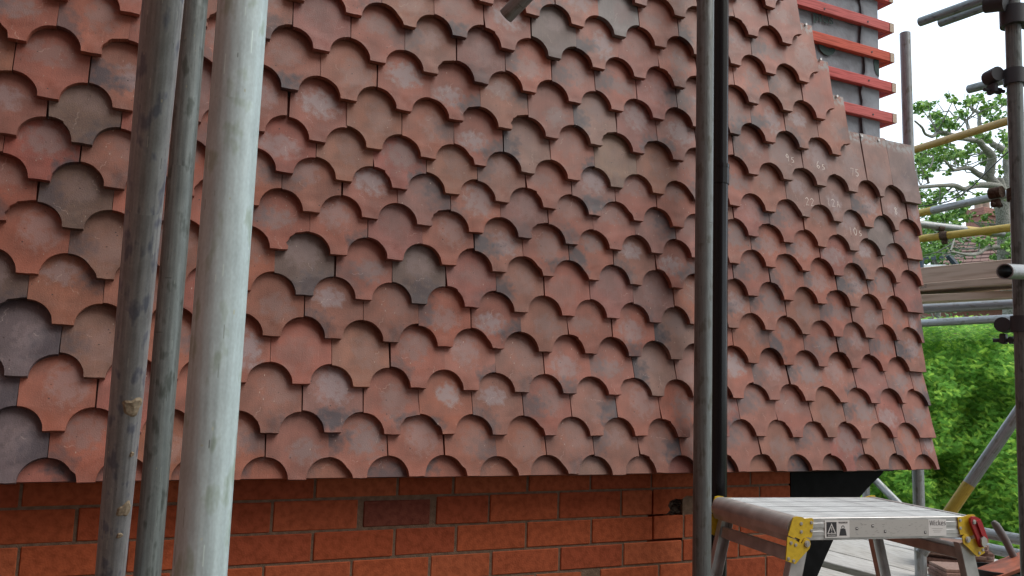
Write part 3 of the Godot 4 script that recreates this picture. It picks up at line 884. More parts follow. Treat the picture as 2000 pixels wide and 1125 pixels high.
func step_platform() -> void:
	var o := thing("work_platform", "folding aluminium work platform with yellow hinge plates and a red latch on the boards", "step stool",
		Transform3D(Basis(Vector3.UP, deg_to_rad(-9.5)).scaled_local(Vector3(0.965, 1, 1)), Vector3(1.500, -0.496, 0.527)))
	var H := 0.440
	# tread planks with pressed ribs
	for k in 4:
		var mb := MB.new()
		var z0 := -0.182 + k * 0.091
		mb.box(Vector3(-0.262, H - 0.012, z0), Vector3(0.262, H - 0.0015, z0 + 0.0895), 0.0012)
		for q in 9: mb.box(Vector3(-0.2615, H - 0.0020, z0 + 0.004 + q * 0.0094), Vector3(0.2615, H, z0 + 0.0095 + q * 0.0094), 0.0006)
		part("tread_plank", mb.mesh(), M.alu_top, o)
	# rounded end rails
	for s in [-1.0, 1.0]:
		var p := PackedVector2Array([Vector2(s * 0.263, H - 0.060), Vector2(s * 0.263, H + 0.001)])
		for k in 9:
			var a := PI * 0.5 * k / 8
			p.append(Vector2(s * (0.278 + 0.026 * sin(a)), H + 0.001 - 0.030 + 0.030 * cos(a)))
		p.append(Vector2(s * 0.301, H - 0.045)); p.append(Vector2(s * 0.294, H - 0.060))
		var mb := MB.new()
		mb.plate(p, -0.188, 0.188)
		part("end_rail", mb.mesh(), M.alu, o)
	# front and back beams
	for s in [-1.0, 1.0]:
		var bm := MB.new()
		var za := 0.178; var zb := 0.190
		bm.box(Vector3(-0.262, H - 0.056, minf(s * za, s * zb)), Vector3(0.262, H - 0.0005, maxf(s * za, s * zb)), 0.0012)
		if s > 0:
			for g in [H - 0.019, H - 0.039]: bm.box(Vector3(-0.2615, g - 0.006, 0.1895), Vector3(0.2615, g + 0.006, 0.1912), 0.0005)
		part("side_beam", bm.mesh(), M.alu, o)
	# printed sticker on the front beam
	var st := rect_part("sticker", -0.194, H - 0.050, 0.194, H - 0.007, 0.1918, M.sticker_grey, o)
	rect_part("white_panel", -0.194, H - 0.050, -0.118, H - 0.007, 0.1921, M.sticker_white, st)
	rect_part("white_panel", 0.135, H - 0.050, 0.194, H - 0.007, 0.1921, M.sticker_white, st)
	rect_part("warning_square", -0.189, H - 0.047, -0.158, H - 0.011, 0.1924, M.ink, st)
	var tri := MB.new()
	tri.plate(PackedVector2Array([Vector2(-0.187, H - 0.040), Vector2(-0.160, H - 0.040), Vector2(-0.1735, H - 0.014)]), 0.1924, 0.1926)
	part("warning_triangle", tri.mesh(), M.sticker_white, st)
	var tri2 := MB.new()
	tri2.plate(PackedVector2Array([Vector2(-0.1832, H - 0.0382), Vector2(-0.1638, H - 0.0382), Vector2(-0.1735, H - 0.019)]), 0.1926, 0.1928)
	part("warning_triangle", tri2.mesh(), M.ink, st)
	flat_text("!", 0.020, Vector3(-0.1735, H - 0.0312, 0.1930), M.sticker_white, st)
	flat_text("WARNING", 0.0056, Vector3(-0.1735, H - 0.0438, 0.1927), M.sticker_white, st)
	flat_text("MAXIMUM", 0.0058, Vector3(-0.138, H - 0.0125, 0.1924), M.ink, st)
	var wt := MB.new()
	wt.plate(PackedVector2Array([Vector2(-0.150, H - 0.045), Vector2(-0.127, H - 0.045), Vector2(-0.131, H - 0.028), Vector2(-0.146, H - 0.028)]), 0.1921, 0.1924)
	wt.tube(0.0048, 0.003, 0.0003, 14, Transform3D(Basis(Vector3.RIGHT, PI / 2), Vector3(-0.1385, H - 0.0245, 0.1921)))
	part("weight_symbol", wt.mesh(), M.ink, st)
	for q in [[-0.095, 0.028], [-0.045, 0.022], [-0.006, 0.036], [0.124, 0.040]]:
		var sq := rect_part("tick_box", q[0] - 0.0035, H - q[1] - 0.0035, q[0] + 0.0035, H - q[1] + 0.0035, 0.1922, M.ink, st)
		sq.set_meta("label", "small black tick box printed on the sticker")
		rect_part("tick_mark", q[0] - 0.0015, H - q[1] - 0.001, q[0] + 0.0025, H - q[1] + 0.002, 0.1924, M.sticker_white, st)
	var dr := RandomNumberGenerator.new()
	dr.seed = 5
	var scuff := MB.new()
	for k in 60:
		var x := dr.randf_range(-0.112, 0.130); var y := H - dr.randf_range(0.012, 0.047)
		var l := dr.randf_range(0.0008, 0.007); var h2 := dr.randf_range(0.0004, 0.0011)
		scuff.box(Vector3(x, y, 0.1918), Vector3(x + l, y + h2, 0.1920), 0.0, Transform3D(Basis(Vector3.BACK, 0.0), Vector3.ZERO))
	var sc := part("printed_diagram", scuff.mesh(), M.ink_faint, st)
	flat_text("Wickes", 0.0175, Vector3(0.1655, H - 0.0165, 0.1924), M.ink_soft, st)
	for k in 3: rect_part("small_print", 0.146 + 0.003 * k, H - 0.031 - k * 0.0045, 0.182 - 0.004 * k, H - 0.0302 - k * 0.0045, 0.1923, M.ink_faint, st)
	# splayed channel legs, two rungs each side
	for s in [-1.0, 1.0]:
		for zz in [0.1765, -0.1765]:
			var top := Vector3(s * 0.262, H - 0.066, zz); var bot := Vector3(s * 0.352, 0.012, zz)
			var t := along(bot, top)
			var y := (top - bot).normalized()
			t = Transform3D(Basis(Vector3(y.y, -y.x, 0), y, Vector3(0, 0, 1)), bot)
			var ln := (top - bot).length()
			var lg := MB.new()
			var f: float = signf(zz)
			lg.box(Vector3(-0.020, 0, minf(f * 0.0095, f * 0.012)), Vector3(0.020, ln, maxf(f * 0.0095, f * 0.012)), 0.0006)     # web
			lg.box(Vector3(-0.020, 0, -0.0118), Vector3(-0.0175, ln, 0.0094), 0.0005)
			lg.box(Vector3(0.0175, 0, -0.0118), Vector3(0.020, ln, 0.0094), 0.0005)
			var lo := part("leg", lg.mesh(), M.alu, o, t)
			var ft := MB.new()
			ft.box(Vector3(-0.023, -0.012, -0.015), Vector3(0.023, 0.03, 0.015), 0.003)
			part("rubber_foot", ft.mesh(), M.black_plastic, lo)
		for yy in [H - 0.098, 0.175]:
			var fr: float = (H - 0.066 - yy) / (H - 0.078)
			var rg := MB.new()
			rg.box(Vector3(-0.015, -0.016, -0.166), Vector3(0.015, 0.016, 0.166), 0.002)
			part("rung", rg.mesh(), M.alu, o, Transform3D(Basis(Vector3.BACK, s * 0.22), Vector3(s * (0.262 + 0.09 * fr), yy, 0)))
	# hinge plates: left pair drawn out, right pair with the red latch; the same behind
	for f in [1.0, -1.0]:
		var tf := Transform3D(Basis.from_scale(Vector3(1, 1, f)), Vector3.ZERO)
		var kx := 1.0 / 5209.0
		var lx := -0.305 - 1075.0 * kx
		var ly := H + 372.0 * kx
		var up := pl([[1150, 364], [1210, 352], [1290, 360], [1325, 378], [1450, 374], [1466, 397], [1445, 595], [1425, 625], [1350, 618], [1298, 638], [1266, 690], [1238, 684], [1254, 642], [1176, 614], [1166, 630], [1070, 588]], lx, kx, ly, kx)
		var dn := pl([[1045, 602], [1160, 640], [1240, 692], [1275, 692], [1302, 644], [1345, 622], [1388, 642], [1405, 700], [1385, 760], [1165, 950], [1020, 905], [1040, 700]], lx, kx, ly, kx)
		var a := MB.new(); a.plate(up, 0.1915, 0.1945, tf)
		var ap := part("hinge_plate", a.mesh(), M.yellow_paint, o)
		var b := MB.new(); b.plate(dn, 0.1950, 0.1980, tf)
		var bp := part("hinge_plate", b.mesh(), M.yellow_paint, o)
		if f > 0:
			for q in [[1272, 442], [1272, 545], [1430, 430], [1432, 535]]: rivet(Vector3(lx + q[0] * kx, ly - q[1] * kx, 0.1945), 0.0042, 0.0022, ap)
			for q in [[1100, 682], [1172, 708], [1060, 880], [1138, 908]]: rivet(Vector3(lx + q[0] * kx, ly - q[1] * kx, 0.1980), 0.0042, 0.0022, bp)
			rivet(Vector3(lx + 1345 * kx, ly - 695 * kx, 0.1980), 0.0082, 0.005, bp, "hinge_bolt")
		kx = 1.0 / 4909.0
		lx = 0.232 - 565.0 * kx
		ly = H + 325.0 * kx
		up = pl([[565, 335], [680, 326], [745, 304], [840, 302], [868, 345], [890, 440], [860, 540], [790, 575], [745, 570], [735, 605], [700, 560], [660, 555], [600, 560], [575, 480]], lx, kx, ly, kx)
		dn = pl([[612, 590], [650, 556], [700, 552], [745, 590], [760, 620], [850, 600], [930, 640], [960, 700], [978, 790], [870, 838], [840, 830], [680, 705], [630, 670]], lx, kx, ly, kx)
		a = MB.new(); a.plate(up, 0.1915, 0.1945, tf)
		ap = part("hinge_plate", a.mesh(), M.yellow_paint, o)
		b = MB.new(); b.plate(dn, 0.1950, 0.1980, tf)
		bp = part("hinge_plate", b.mesh(), M.yellow_paint, o)
		var la := MB.new()
		la.plate(pl([[716, 385], [726, 345], [755, 322], [800, 318], [862, 342], [892, 400], [950, 510], [1004, 645], [975, 668], [930, 705], [880, 716], [848, 670], [800, 560], [740, 440]], lx, kx, ly, kx), 0.1985, 0.2065, tf)
		var lp := part("latch", la.mesh(), M.red_plastic, o)
		lp.set_meta("label", "red locking latch on the right hinge")
		var rb := MB.new()
		rb.plate(pl([[795, 375], [862, 350], [890, 402], [985, 622], [940, 600], [880, 560]], lx, kx, ly, kx), 0.2066, 0.211, tf)
		part("finger_rib", rb.mesh(), M.red_plastic, lp)
		if f > 0:
			for q in [[600, 372], [600, 472]]: rivet(Vector3(lx + q[0] * kx, ly - q[1] * kx, 0.1945), 0.0042, 0.0022, ap)
			for q in [[885, 790], [945, 752]]: rivet(Vector3(lx + q[0] * kx, ly - q[1] * kx, 0.1980), 0.0042, 0.0022, bp)
			rivet(Vector3(lx + 695 * kx, ly - 615 * kx, 0.1980), 0.0082, 0.005, bp, "hinge_bolt")
			rivet(Vector3(lx + 772 * kx, ly - 385 * kx, 0.2065), 0.006, 0.003, lp, "latch_pin")
			var bu := MB.new()
			bu.plate(pl([[858, 600], [900, 565], [955, 600], [960, 650], [905, 710], [870, 680]], lx, kx, ly, kx), 0.2066, 0.212)
			part("latch_button", bu.mesh(), M.steel, lp)

func boards() -> void:
	# side deck: boards running away beside the house
	var d := thing("scaffold_deck", "pale scaffold boards laid beside the house corner behind the work platform", "deck", Transform3D(Basis.IDENTITY, Vector3(2.9, -0.5, -0.9)))
	var xs := [[2.325, 2.545], [2.645, 2.868], [2.884, 3.105], [3.113, 3.336], [3.350, 3.560]]
	for k in xs.size():
		var mb := MB.new()
		mb.box(Vector3(0, -0.038, -1.5), Vector3(xs[k][1] - xs[k][0], 0, 1.1), 0.003)
		part("board", mb.mesh(), M.board[k % 3], d, Transform3D(Basis(Vector3.UP, deg_to_rad(rng.randfn(0, 0.25))), Vector3(xs[k][0] - 2.9, rng.randf_range(-0.002, 0.002), 0.0)))
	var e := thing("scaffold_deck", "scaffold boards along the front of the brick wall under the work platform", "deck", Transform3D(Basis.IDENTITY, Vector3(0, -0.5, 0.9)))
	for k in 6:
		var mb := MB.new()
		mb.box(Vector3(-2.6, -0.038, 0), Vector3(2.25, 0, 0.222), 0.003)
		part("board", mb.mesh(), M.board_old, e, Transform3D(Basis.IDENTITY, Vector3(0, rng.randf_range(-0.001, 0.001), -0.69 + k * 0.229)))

func scaffold() -> void:
	var g: StandardMaterial3D = M.galv
	# uprights
	scaffold_tube(Vector3(-0.286, -0.6, 0.565), Vector3(-0.288, 3.2, 0.575), M.galv_dark, "dark upright tube, middle one of three at the left")
	scaffold_tube(Vector3(-0.284, -0.6, 1.47), Vector3(-0.284, 3.2, 1.42), M.galv_pale, "wide pale grey upright tube nearest the camera")
	var br := scaffold_tube(Vector3(-0.348, -0.44, 0.41), Vector3(-0.3575, 1.50, 1.745), M.galv_blue, "bluish grey leaning tube with cream mortar splashes, left of the dark upright")
	for q in [[0.785, 0.016, 0.017, 0.10], [0.575, 0.013, 0.015, 0.0], [0.520, 0.005, 0.006, 0.2], [0.69, 0.004, 0.005, -0.1]]:
		var sp := MB.new()
		var nn := 26
		var ce := Vector3(0, q[0], 0)
		var r2 := RandomNumberGenerator.new(); r2.seed = int(q[0] * 1000)
		# splash lies on the side of the tube that faces the deck front
		var a0: float = atan2(0.72, 0.45) + q[3]
		var ring := []
		for k in nn:
			var a := TAU * k / nn
			var rr := 1.0 + 0.13 * sin(3.0 * a + q[0] * 40.0) + 0.09 * sin(5.0 * a + q[0] * 90.0) + r2.randf_range(-0.04, 0.04)
			ring.append(Vector2(cos(a) * q[1] * rr, sin(a) * q[2] * rr))
		var mid := ce + Vector3(cos(a0), 0, sin(a0)) * (TUBE_R + 0.0022)
		for k in nn:
			var pts := []
			for p in [ring[k], ring[(k + 1) % nn]]:
				var aa: float = a0 - p.x / TUBE_R
				pts.append(ce + Vector3(cos(aa) * (TUBE_R + 0.0003), p.y, sin(aa) * (TUBE_R + 0.0003)))
				aa = a0 - p.x * 0.75 / TUBE_R
				pts.append(ce + Vector3(cos(aa) * (TUBE_R + 0.0020), p.y * 0.75, sin(aa) * (TUBE_R + 0.0020)))
			sp.quad(pts[0], pts[2], pts[3], pts[1])
			sp.tri(pts[1], pts[3], mid)
		part("mortar_splash", sp.mesh(), M.cream, br)
	scaffold_tube(Vector3(-0.905, -0.6, 0.57), Vector3(-0.905, 3.2, 0.57), M.galv_blue, "dark tube just showing at the far left edge above the tiles")
	scaffold_tube(Vector3(1.044, -0.6, 0.50), Vector3(1.062, 3.2, 0.475), M.galv_mid, "grey upright tube standing in front of the black drainpipe")
	scaffold_tube(Vector3(2.262, -0.6, 0.565), Vector3(2.270, 3.2, 0.595), M.galv_dark, "dark upright tube at the right edge holding the clamps")
	scaffold_tube(Vector3(2.812, -0.6, -0.265), Vector3(2.845, 1.96, -0.31), g, "grey upright tube ending in mid air right of the battens")
	# rails and braces
	scaffold_tube(Vector3(4.29, 1.896, -1.75), Vector3(4.20, 1.897, -0.2), M.galv_yellow, "yellow painted rail crossing the tree, highest of the rails")
	scaffold_tube(Vector3(4.23, 1.45, -1.62), Vector3(4.233, 1.47, -0.2), g, "grey rail with a yellow end below the highest yellow rail", [[0.0, 0.36]])
	scaffold_tube(Vector3(3.6, 1.392, -1.468), Vector3(5.011, 1.40, -1.329), g, "grey tube sloping down across the chimney, clamped to the lower yellow rail", [[1.08, 1.30]])
	scaffold_tube(Vector3(4.36, 1.328, -1.80), Vector3(4.70, 1.332, -0.2), M.galv, "grey rail with a long yellow painted length in front of the roof", [[0.22, 0.87]])
	scaffold_tube(Vector3(3.25, 0.718, -1.0), Vector3(3.72, 0.738, 0.2), g, "thick grey tube carrying the brown timbers")
	scaffold_tube(Vector3(4.22, 0.742, -1.7), Vector3(4.37, 0.746, -0.2), g, "thin grey tube below the timbers, just above the hedge top", [[0.0, 0.32]])
	scaffold_tube(Vector3(2.043, 0.646, 0.672), Vector3(2.385, 0.684, 0.571), g, "short grey tube with its dark open end facing the camera at right")
	scaffold_tube(Vector3(3.326, 2.243, -0.605), Vector3(3.36, 2.19, 0.35), M.galv_dark, "dark tube end against the sky at top right, upper of two side by side")
	scaffold_tube(Vector3(3.503, 2.285, -0.62), Vector3(3.53, 2.24, 0.35), M.galv_dark, "dark tube tucked under its neighbour against the sky at top right")
	scaffold_tube(Vector3(3.771, 1.974, -0.655), Vector3(3.69, 1.90, 0.0), M.galv_dark, "stubby dark tube end poking left above the tree top")
	scaffold_tube(Vector3(2.687, -0.376, -0.162), Vector3(3.05, 0.462, 0.214), g, "diagonal grey brace with a yellow patch in front of the hedge", [[0.20, 0.345]])
	scaffold_tube(Vector3(3.284, -0.341, -0.62), Vector3(3.29, -0.346, 0.5), g, "upper of the two low grey tubes behind the red latch")
	scaffold_tube(Vector3(3.429, -0.432, -0.7), Vector3(3.45, -0.44, 0.4), g, "lower of the two low grey tubes behind the red latch")
	scaffold_tube(Vector3(4.215, -0.17, -1.88), Vector3(4.24, -0.56, -1.36), g, "short sloping grey tube under the tiled corner in front of the hedge")
	scaffold_tube(Vector3(4.15, -0.9, -1.74), Vector3(4.16, 0.2, -1.76), g, "thin grey upright half hidden behind the black bracket")
	scaffold_tube(Vector3(0.600, 1.352, 0.118), Vector3(0.86, 1.70, 0.60), M.galv, "grey tube end slanting up in front of the top tiles")
	# clamps
	var up := Vector3.UP
	coupler(Vector3(2.268, 0.935, 0.567), up, Vector3(-0.1, 0, -1), Vector3(-0.055, 0.005, -0.03), "rusty clamp on the right hand upright level with the grey rail", M.rust, 0.78)
	coupler(Vector3(2.269, 1.335, 0.578), up, Vector3(0.3, 0, -1), Vector3(-0.045, 0.01, -0.045), "dark clamp on the right hand upright above the stubby tube end", M.dark_iron)
	coupler(Vector3(2.269, 1.545, 0.583), up, Vector3(-0.3, 0.2, -1), Vector3(-0.062, 0.045, -0.02), "large dark clamp on the right hand upright at the top edge", M.dark_iron, 1.25)
	coupler(Vector3(2.266, 0.505, 0.573), up, Vector3(1, 0, -0.4), Vector3(0.0, 0.0, -0.06), "dark clamp on the right hand upright in front of the hedge", M.dark_iron)
	coupler(Vector3(4.455, 1.330, -1.350), Vector3(0.2, 0, 0.95), Vector3(1, 0, 0.1), Vector3(0.0, 0.056, -0.03), "small rusty clamp joining the lower yellow rail to the sloping tube", M.rust, 0.9)
	# cable
	var cb := MB.new()
	var cp := []
	for p in [[4.12, 1.485, -1.60], [4.15, 1.482, -1.33], [4.18, 1.478, -1.25], [4.20, 1.482, -1.19], [4.205, 1.484, -1.13], [4.13, 1.482, -1.0], [4.02, 1.495, -0.83], [3.83, 1.53, -0.57], [3.65, 1.56, -0.32], [3.4, 1.63, -0.1]]:
		cp.append([Vector3(p[0], p[1], p[2]), 0.0042])
	cb.limb(cp, 6)
	var co := part("cable", cb.mesh(), M.black_plastic, self)
	tag(co, "thin black cable rising across the tree to the right hand upright", "cable")
	# timbers resting on the lower tubes
	var tt := along(Vector3(3.53, 0, -1.25), Vector3(3.80, 0, 0.2))
	var tb := Transform3D(Basis(Vector3(tt.basis.y.z, 0, -tt.basis.y.x), Vector3.UP, tt.basis.y), Vector3(3.545, 0.0, -1.25))
	var a := MB.new(); a.box(Vector3(0, 0.894, 0), Vector3(0.06, 0.984, 1.7), 0.003)
	var ta := part("timber", a.mesh(), M.timber, self, tb)
	tag(ta, "deep pale timber lying on edge above the hedge, topmost of the timbers", "timber", "sawn timbers on the scaffold")
	var b := MB.new(); b.box(Vector3(-0.03, 0.850, 0), Vector3(0.19, 0.892, 1.7), 0.003)
	var tb2 := part("timber", b.mesh(), M.timber2, self, tb)
	tag(tb2, "flat brown board directly under the deep pale timber", "timber", "sawn timbers on the scaffold")
	var sf := SystemFont.new()
	sf.font_names = PackedStringArray(["Droid Sans"])
	var tm := TextMesh.new()
	tm.text = "SOZ"; tm.font = sf; tm.font_size = 48; tm.pixel_size = 0.0005; tm.depth = 0.0004
	part("pencilled_mark", tm, M.ink_soft, tb2, Transform3D(Basis(Vector3(0, 0.1, 1).normalized(), Vector3(0, 1, -0.1).normalized(), Vector3(-1, 0, 0)), Vector3(-0.0306, 0.872, 0.415)))
	var c := MB.new(); c.box(Vector3(0, 0.0, 0), Vector3(0.22, 0.04, 1.6), 0.003)
	var tb3 := part("timber", c.mesh(), M.timber, self, Transform3D(tb.basis * Basis(Vector3.UP, deg_to_rad(11.0)), Vector3(3.50, 0.785, -0.98)))
	tag(tb3, "lowest board lying skewed on the thick grey tube", "timber", "sawn timbers on the scaffold")

func drainpipe() -> void:
	var o := thing("drainpipe", "glossy black plastic drainpipe running down in front of the tiles", "drainpipe", Transform3D(Basis.IDENTITY, Vector3(1.392, -0.55, 0.128)))
	var mb := MB.new(); mb.tube(0.034, 0.031, 3.6, 32)
	part("pipe", mb.mesh(), M.pipe, o)
	for y in [1.545, 3.4]:
		var c := MB.new(); c.tube(0.0385, 0.0342, 0.012, 32); c.tube(0.0372, 0.0342, 0.055, 32, Transform3D(Basis.IDENTITY, Vector3(0, -0.055, 0)))
		part("socket", c.mesh(), M.pipe, o, Transform3D(Basis.IDENTITY, Vector3(0, y, 0)))

func loose_tiles() -> void:
	var plain := MB.new()
	plain.box(Vector3(-0.0825, 0, -0.1325), Vector3(0.0825, 0.013, 0.1325), 0.0015)
	var pm := plain.mesh()
	var k := 0
	for i in 8:
		var o := MeshInstance3D.new()
		o.name = numbered("stacked_tile")
		o.mesh = pm
		o.material_override = M.loose_clay[i % 3]
		add_child(o)
		o.transform = Transform3D(Basis(Vector3.UP, deg_to_rad(38.0 + rng.randf_range(-9, 9))), Vector3(3.17 + rng.randf_range(-0.025, 0.025), -0.4975 + i * 0.0142, -0.36 + rng.randf_range(-0.02, 0.02)))
		tag(o, "%s tile of the taller pile on the boards, counted from below" % ["lowest", "second", "third", "fourth", "fifth", "sixth", "seventh", "topmost"][i], "tile", "loose tiles piled on the boards")
	for i in 4:
		var o := MeshInstance3D.new()
		o.name = numbered("stacked_tile")
		o.mesh = pm
		o.material_override = M.loose_clay[(i + 1) % 3]
		add_child(o)
		o.transform = Transform3D(Basis(Vector3.UP, deg_to_rad(64.0 + rng.randf_range(-6, 6))), Vector3(2.965 + rng.randf_range(-0.015, 0.015), -0.4975 + i * 0.0142, -0.145 + rng.randf_range(-0.015, 0.015)))
		tag(o, "%s tile of the low pile nearer the camera" % ["lowest", "second lowest", "third lowest", "pale topmost"][i], "tile", "loose tiles piled on the boards")
	# bright tile leaning on a black tub
	var lt := MeshInstance3D.new()
	lt.name = "leaning_tile"; lt.mesh = pm; lt.material_override = M.bright_clay
	add_child(lt)
	lt.transform = Transform3D(Basis(Vector3.UP, deg_to_rad(58.0)) * Basis(Vector3.RIGHT, deg_to_rad(-24.0)), Vector3(2.75, -0.375, 0.16))
	tag(lt, "bright orange clay tile leaning at the bottom right corner", "tile")
	var tub := MB.new()
	tub.tube(0.10, 0.094, 0.12, 28)
	tub.tube(0.104, 0.094, 0.012, 28, Transform3D(Basis.IDENTITY, Vector3(0, 0.108, 0)))
	var tb := part("bucket", tub.mesh(), M.black_plastic, self, Transform3D(Basis.IDENTITY, Vector3(2.745, -0.499, 0.125)))
	tag(tb, "black bucket under the bright leaning tile", "bucket")
	var h := MB.new()
	h.limb([[Vector3(2.905, -0.60, 0.17), 0.012], [Vector3(2.84, -0.37, 0.145), 0.013], [Vector3(2.80, -0.275, 0.125), 0.0145], [Vector3(2.782, -0.245, 0.117), 0.0155], [Vector3(2.768, -0.222, 0.112), 0.0145], [Vector3(2.758, -0.210, 0.108), 0.010]], 12)
	var ho := part("tool_handle", h.mesh(), M.grey_rubber, self)
	tag(ho, "grey rounded tool handle sticking up behind the bright leaning tile", "tool")

func hedge() -> void:
	var o := thing("conifer_hedge", "dense bright green clipped conifer hedge beyond the scaffold", "hedge", Transform3D(Basis(Vector3.UP, deg_to_rad(48.0)), Vector3(6.7, -3.2, -2.9)))
	var nz := noise(0.9, 21, 3)
	var core := MB.new()
	var ny := 24; var nzz := 60
	for j in ny + 1:
		for q in nzz + 1:
			var y := 4.18 * j / ny; var z := lerpf(-3.8, 3.2, float(q) / nzz)
			var x := 0.06 + 0.40 * nz.get_noise_2d(y * 2.2, z * 2.2)
			if j == ny: x = 0.4
			core.vert(Vector3(x, minf(y, 4.08), z), Vector3(-1, 0.1, 0).normalized(), Vector2(z, y))
	for j in ny:
		for q in nzz:
			var a := j * (nzz + 1) + q
			core.tri_i(a, a + 1, a + nzz + 2); core.tri_i(a, a + nzz + 2, a + nzz + 1)
	part("inner_twigs", core.mesh(), M.hedge_core, o)
	# one flat feathery spray
	var sp := MB.new()
	var rr := RandomNumberGenerator.new(); rr.seed = 4
	for k in 13:
		var t := k / 12.0
		var side := -1.0 if k % 2 == 0 else 1.0
		var b := Vector3(0, t * 0.8, 0.10 * t * t)
		var ln := (0.42 - 0.28 * t) * rr.randf_range(0.8, 1.15)
		var tip := b + Vector3(side * ln * 0.75, ln * 0.75, -0.10 * ln + rr.randf_range(-0.05, 0.05))
		if k == 12: tip = b + Vector3(0, 0.25, 0)
		var d := (tip - b).cross(Vector3(0, 0, 1)).normalized() * 0.045
		sp.tri(b - d, b + d * 0.6, tip)
		sp.tri(b + (tip - b) * 0.45, b + (tip - b) * 0.35 + d * 1.2, b + (tip - b) * 0.5 + d * 3.2 + (tip - b) * 0.22)
	sp.tri(Vector3(-0.02, 0, 0), Vector3(0.02, 0, 0), Vector3(0, 0.85, 0.1))
	var mm := MultiMesh.new()
	mm.transform_format = MultiMesh.TRANSFORM_3D
	mm.use_colors = true
	mm.mesh = sp.mesh()
	var cnt := 110000
	mm.instance_count = cnt
	for k in cnt:
		var z := rr.randf_range(-3.6, 3.0); var y: float = rr.randf_range(1.7, 4.2) if rr.randf() < 0.85 else rr.randf_range(0.0, 1.7)
		var x := -0.36 + 0.42 * nz.get_noise_2d(y * 2.2, z * 2.2) + rr.randf_range(-0.14, 0.20)
		if rr.randf() < 0.12:
			x = rr.randf_range(-0.4, 0.7); y = 4.10 + rr.randf_range(-0.06, 0.10)
		var s := rr.randf_range(0.035, 0.080)
		var nn := Vector3(-1.0, rr.randf_range(0.2, 1.3), rr.randf_range(-0.8, 0.8)).normalized()
		if y > 4.0: nn = Vector3(rr.randf_range(-0.9, 0.0), 1.0, rr.randf_range(-0.6, 0.6)).normalized()
		var tip := Vector3(rr.randf_range(-0.8, 0.0), rr.randf_range(-0.4, 0.9), rr.randf_range(-1.0, 1.0))
		tip = (tip - nn * tip.dot(nn)).normalized()
		var bs := Basis(tip.cross(nn).normalized(), tip, nn).scaled_local(Vector3(s, s, s))
		mm.set_instance_transform(k, Transform3D(bs, Vector3(x, y, z) - tip * s * 0.4))
		var g := rr.randf()
		var young := rr.randf() < 0.30
		mm.set_instance_color(k, Color(0.11 + 0.08 * g, 0.29 + 0.18 * g, 0.032 + 0.018 * g) if not young else Color(0.40, 0.68, 0.08))
	var mi := MultiMeshInstance3D.new()
	mi.name = "sprays"; mi.multimesh = mm; mi.material_override = M.leaf
	mi.set_meta("kind", "stuff")
	o.add_child(mi)

func leaf_multi(parent: Node3D, called: String, clumps: Array, size: float, cols: Array, sd: int) -> void:
	var rr := RandomNumberGenerator.new(); rr.seed = sd
	var lf := MB.new()
	lf.tri(Vector3(-0.32, 0.35, 0.05), Vector3(0, 0, 0), Vector3(0, 1, -0.05))
	lf.tri(Vector3(0, 0, 0), Vector3(0.32, 0.35, 0.05), Vector3(0, 1, -0.05))
	lf.tri(Vector3(-0.36, 0.62, 0.04), Vector3(-0.05, 0.3, 0), Vector3(0, 0.95, -0.03))
	lf.tri(Vector3(0.05, 0.3, 0), Vector3(0.36, 0.62, 0.04), Vector3(0, 0.95, -0.03))
	var total := 0
	for c in clumps: total += int(c[4]) * 3
	var mm := MultiMesh.new()
	mm.transform_format = MultiMesh.TRANSFORM_3D
	mm.use_colors = true
	mm.mesh = lf.mesh()
	mm.instance_count = total
	var k := 0
	for c in clumps:
		for q in int(c[4]) * 3:
			var d: Vector3 = Vector3(rr.randfn(0, 0.55), rr.randfn(0, 0.5), rr.randfn(0, 0.55)) * c[3]
			var y := Vector3(rr.randfn(0, 1), rr.randfn(-0.2, 0.7), rr.randfn(0, 1)).normalized()
			var x := y.cross(Vector3(rr.randfn(0, 1), rr.randfn(0, 1), rr.randfn(0, 1))).normalized()
			var s := size * rr.randf_range(0.6, 1.25)
			mm.set_instance_transform(k, Transform3D(Basis(x, y, x.cross(y)).scaled_local(Vector3(s, s, s)), Vector3(c[0], c[1], c[2]) + d - parent.position))
			mm.set_instance_color(k, (cols[rr.randi() % cols.size()] as Color) * rr.randf_range(0.8, 1.2))
			k += 1
	var mi := MultiMeshInstance3D.new()
	mi.name = called; mi.multimesh = mm; mi.material_override = M.leaf
	mi.set_meta("kind", "stuff")
	parent.add_child(mi)

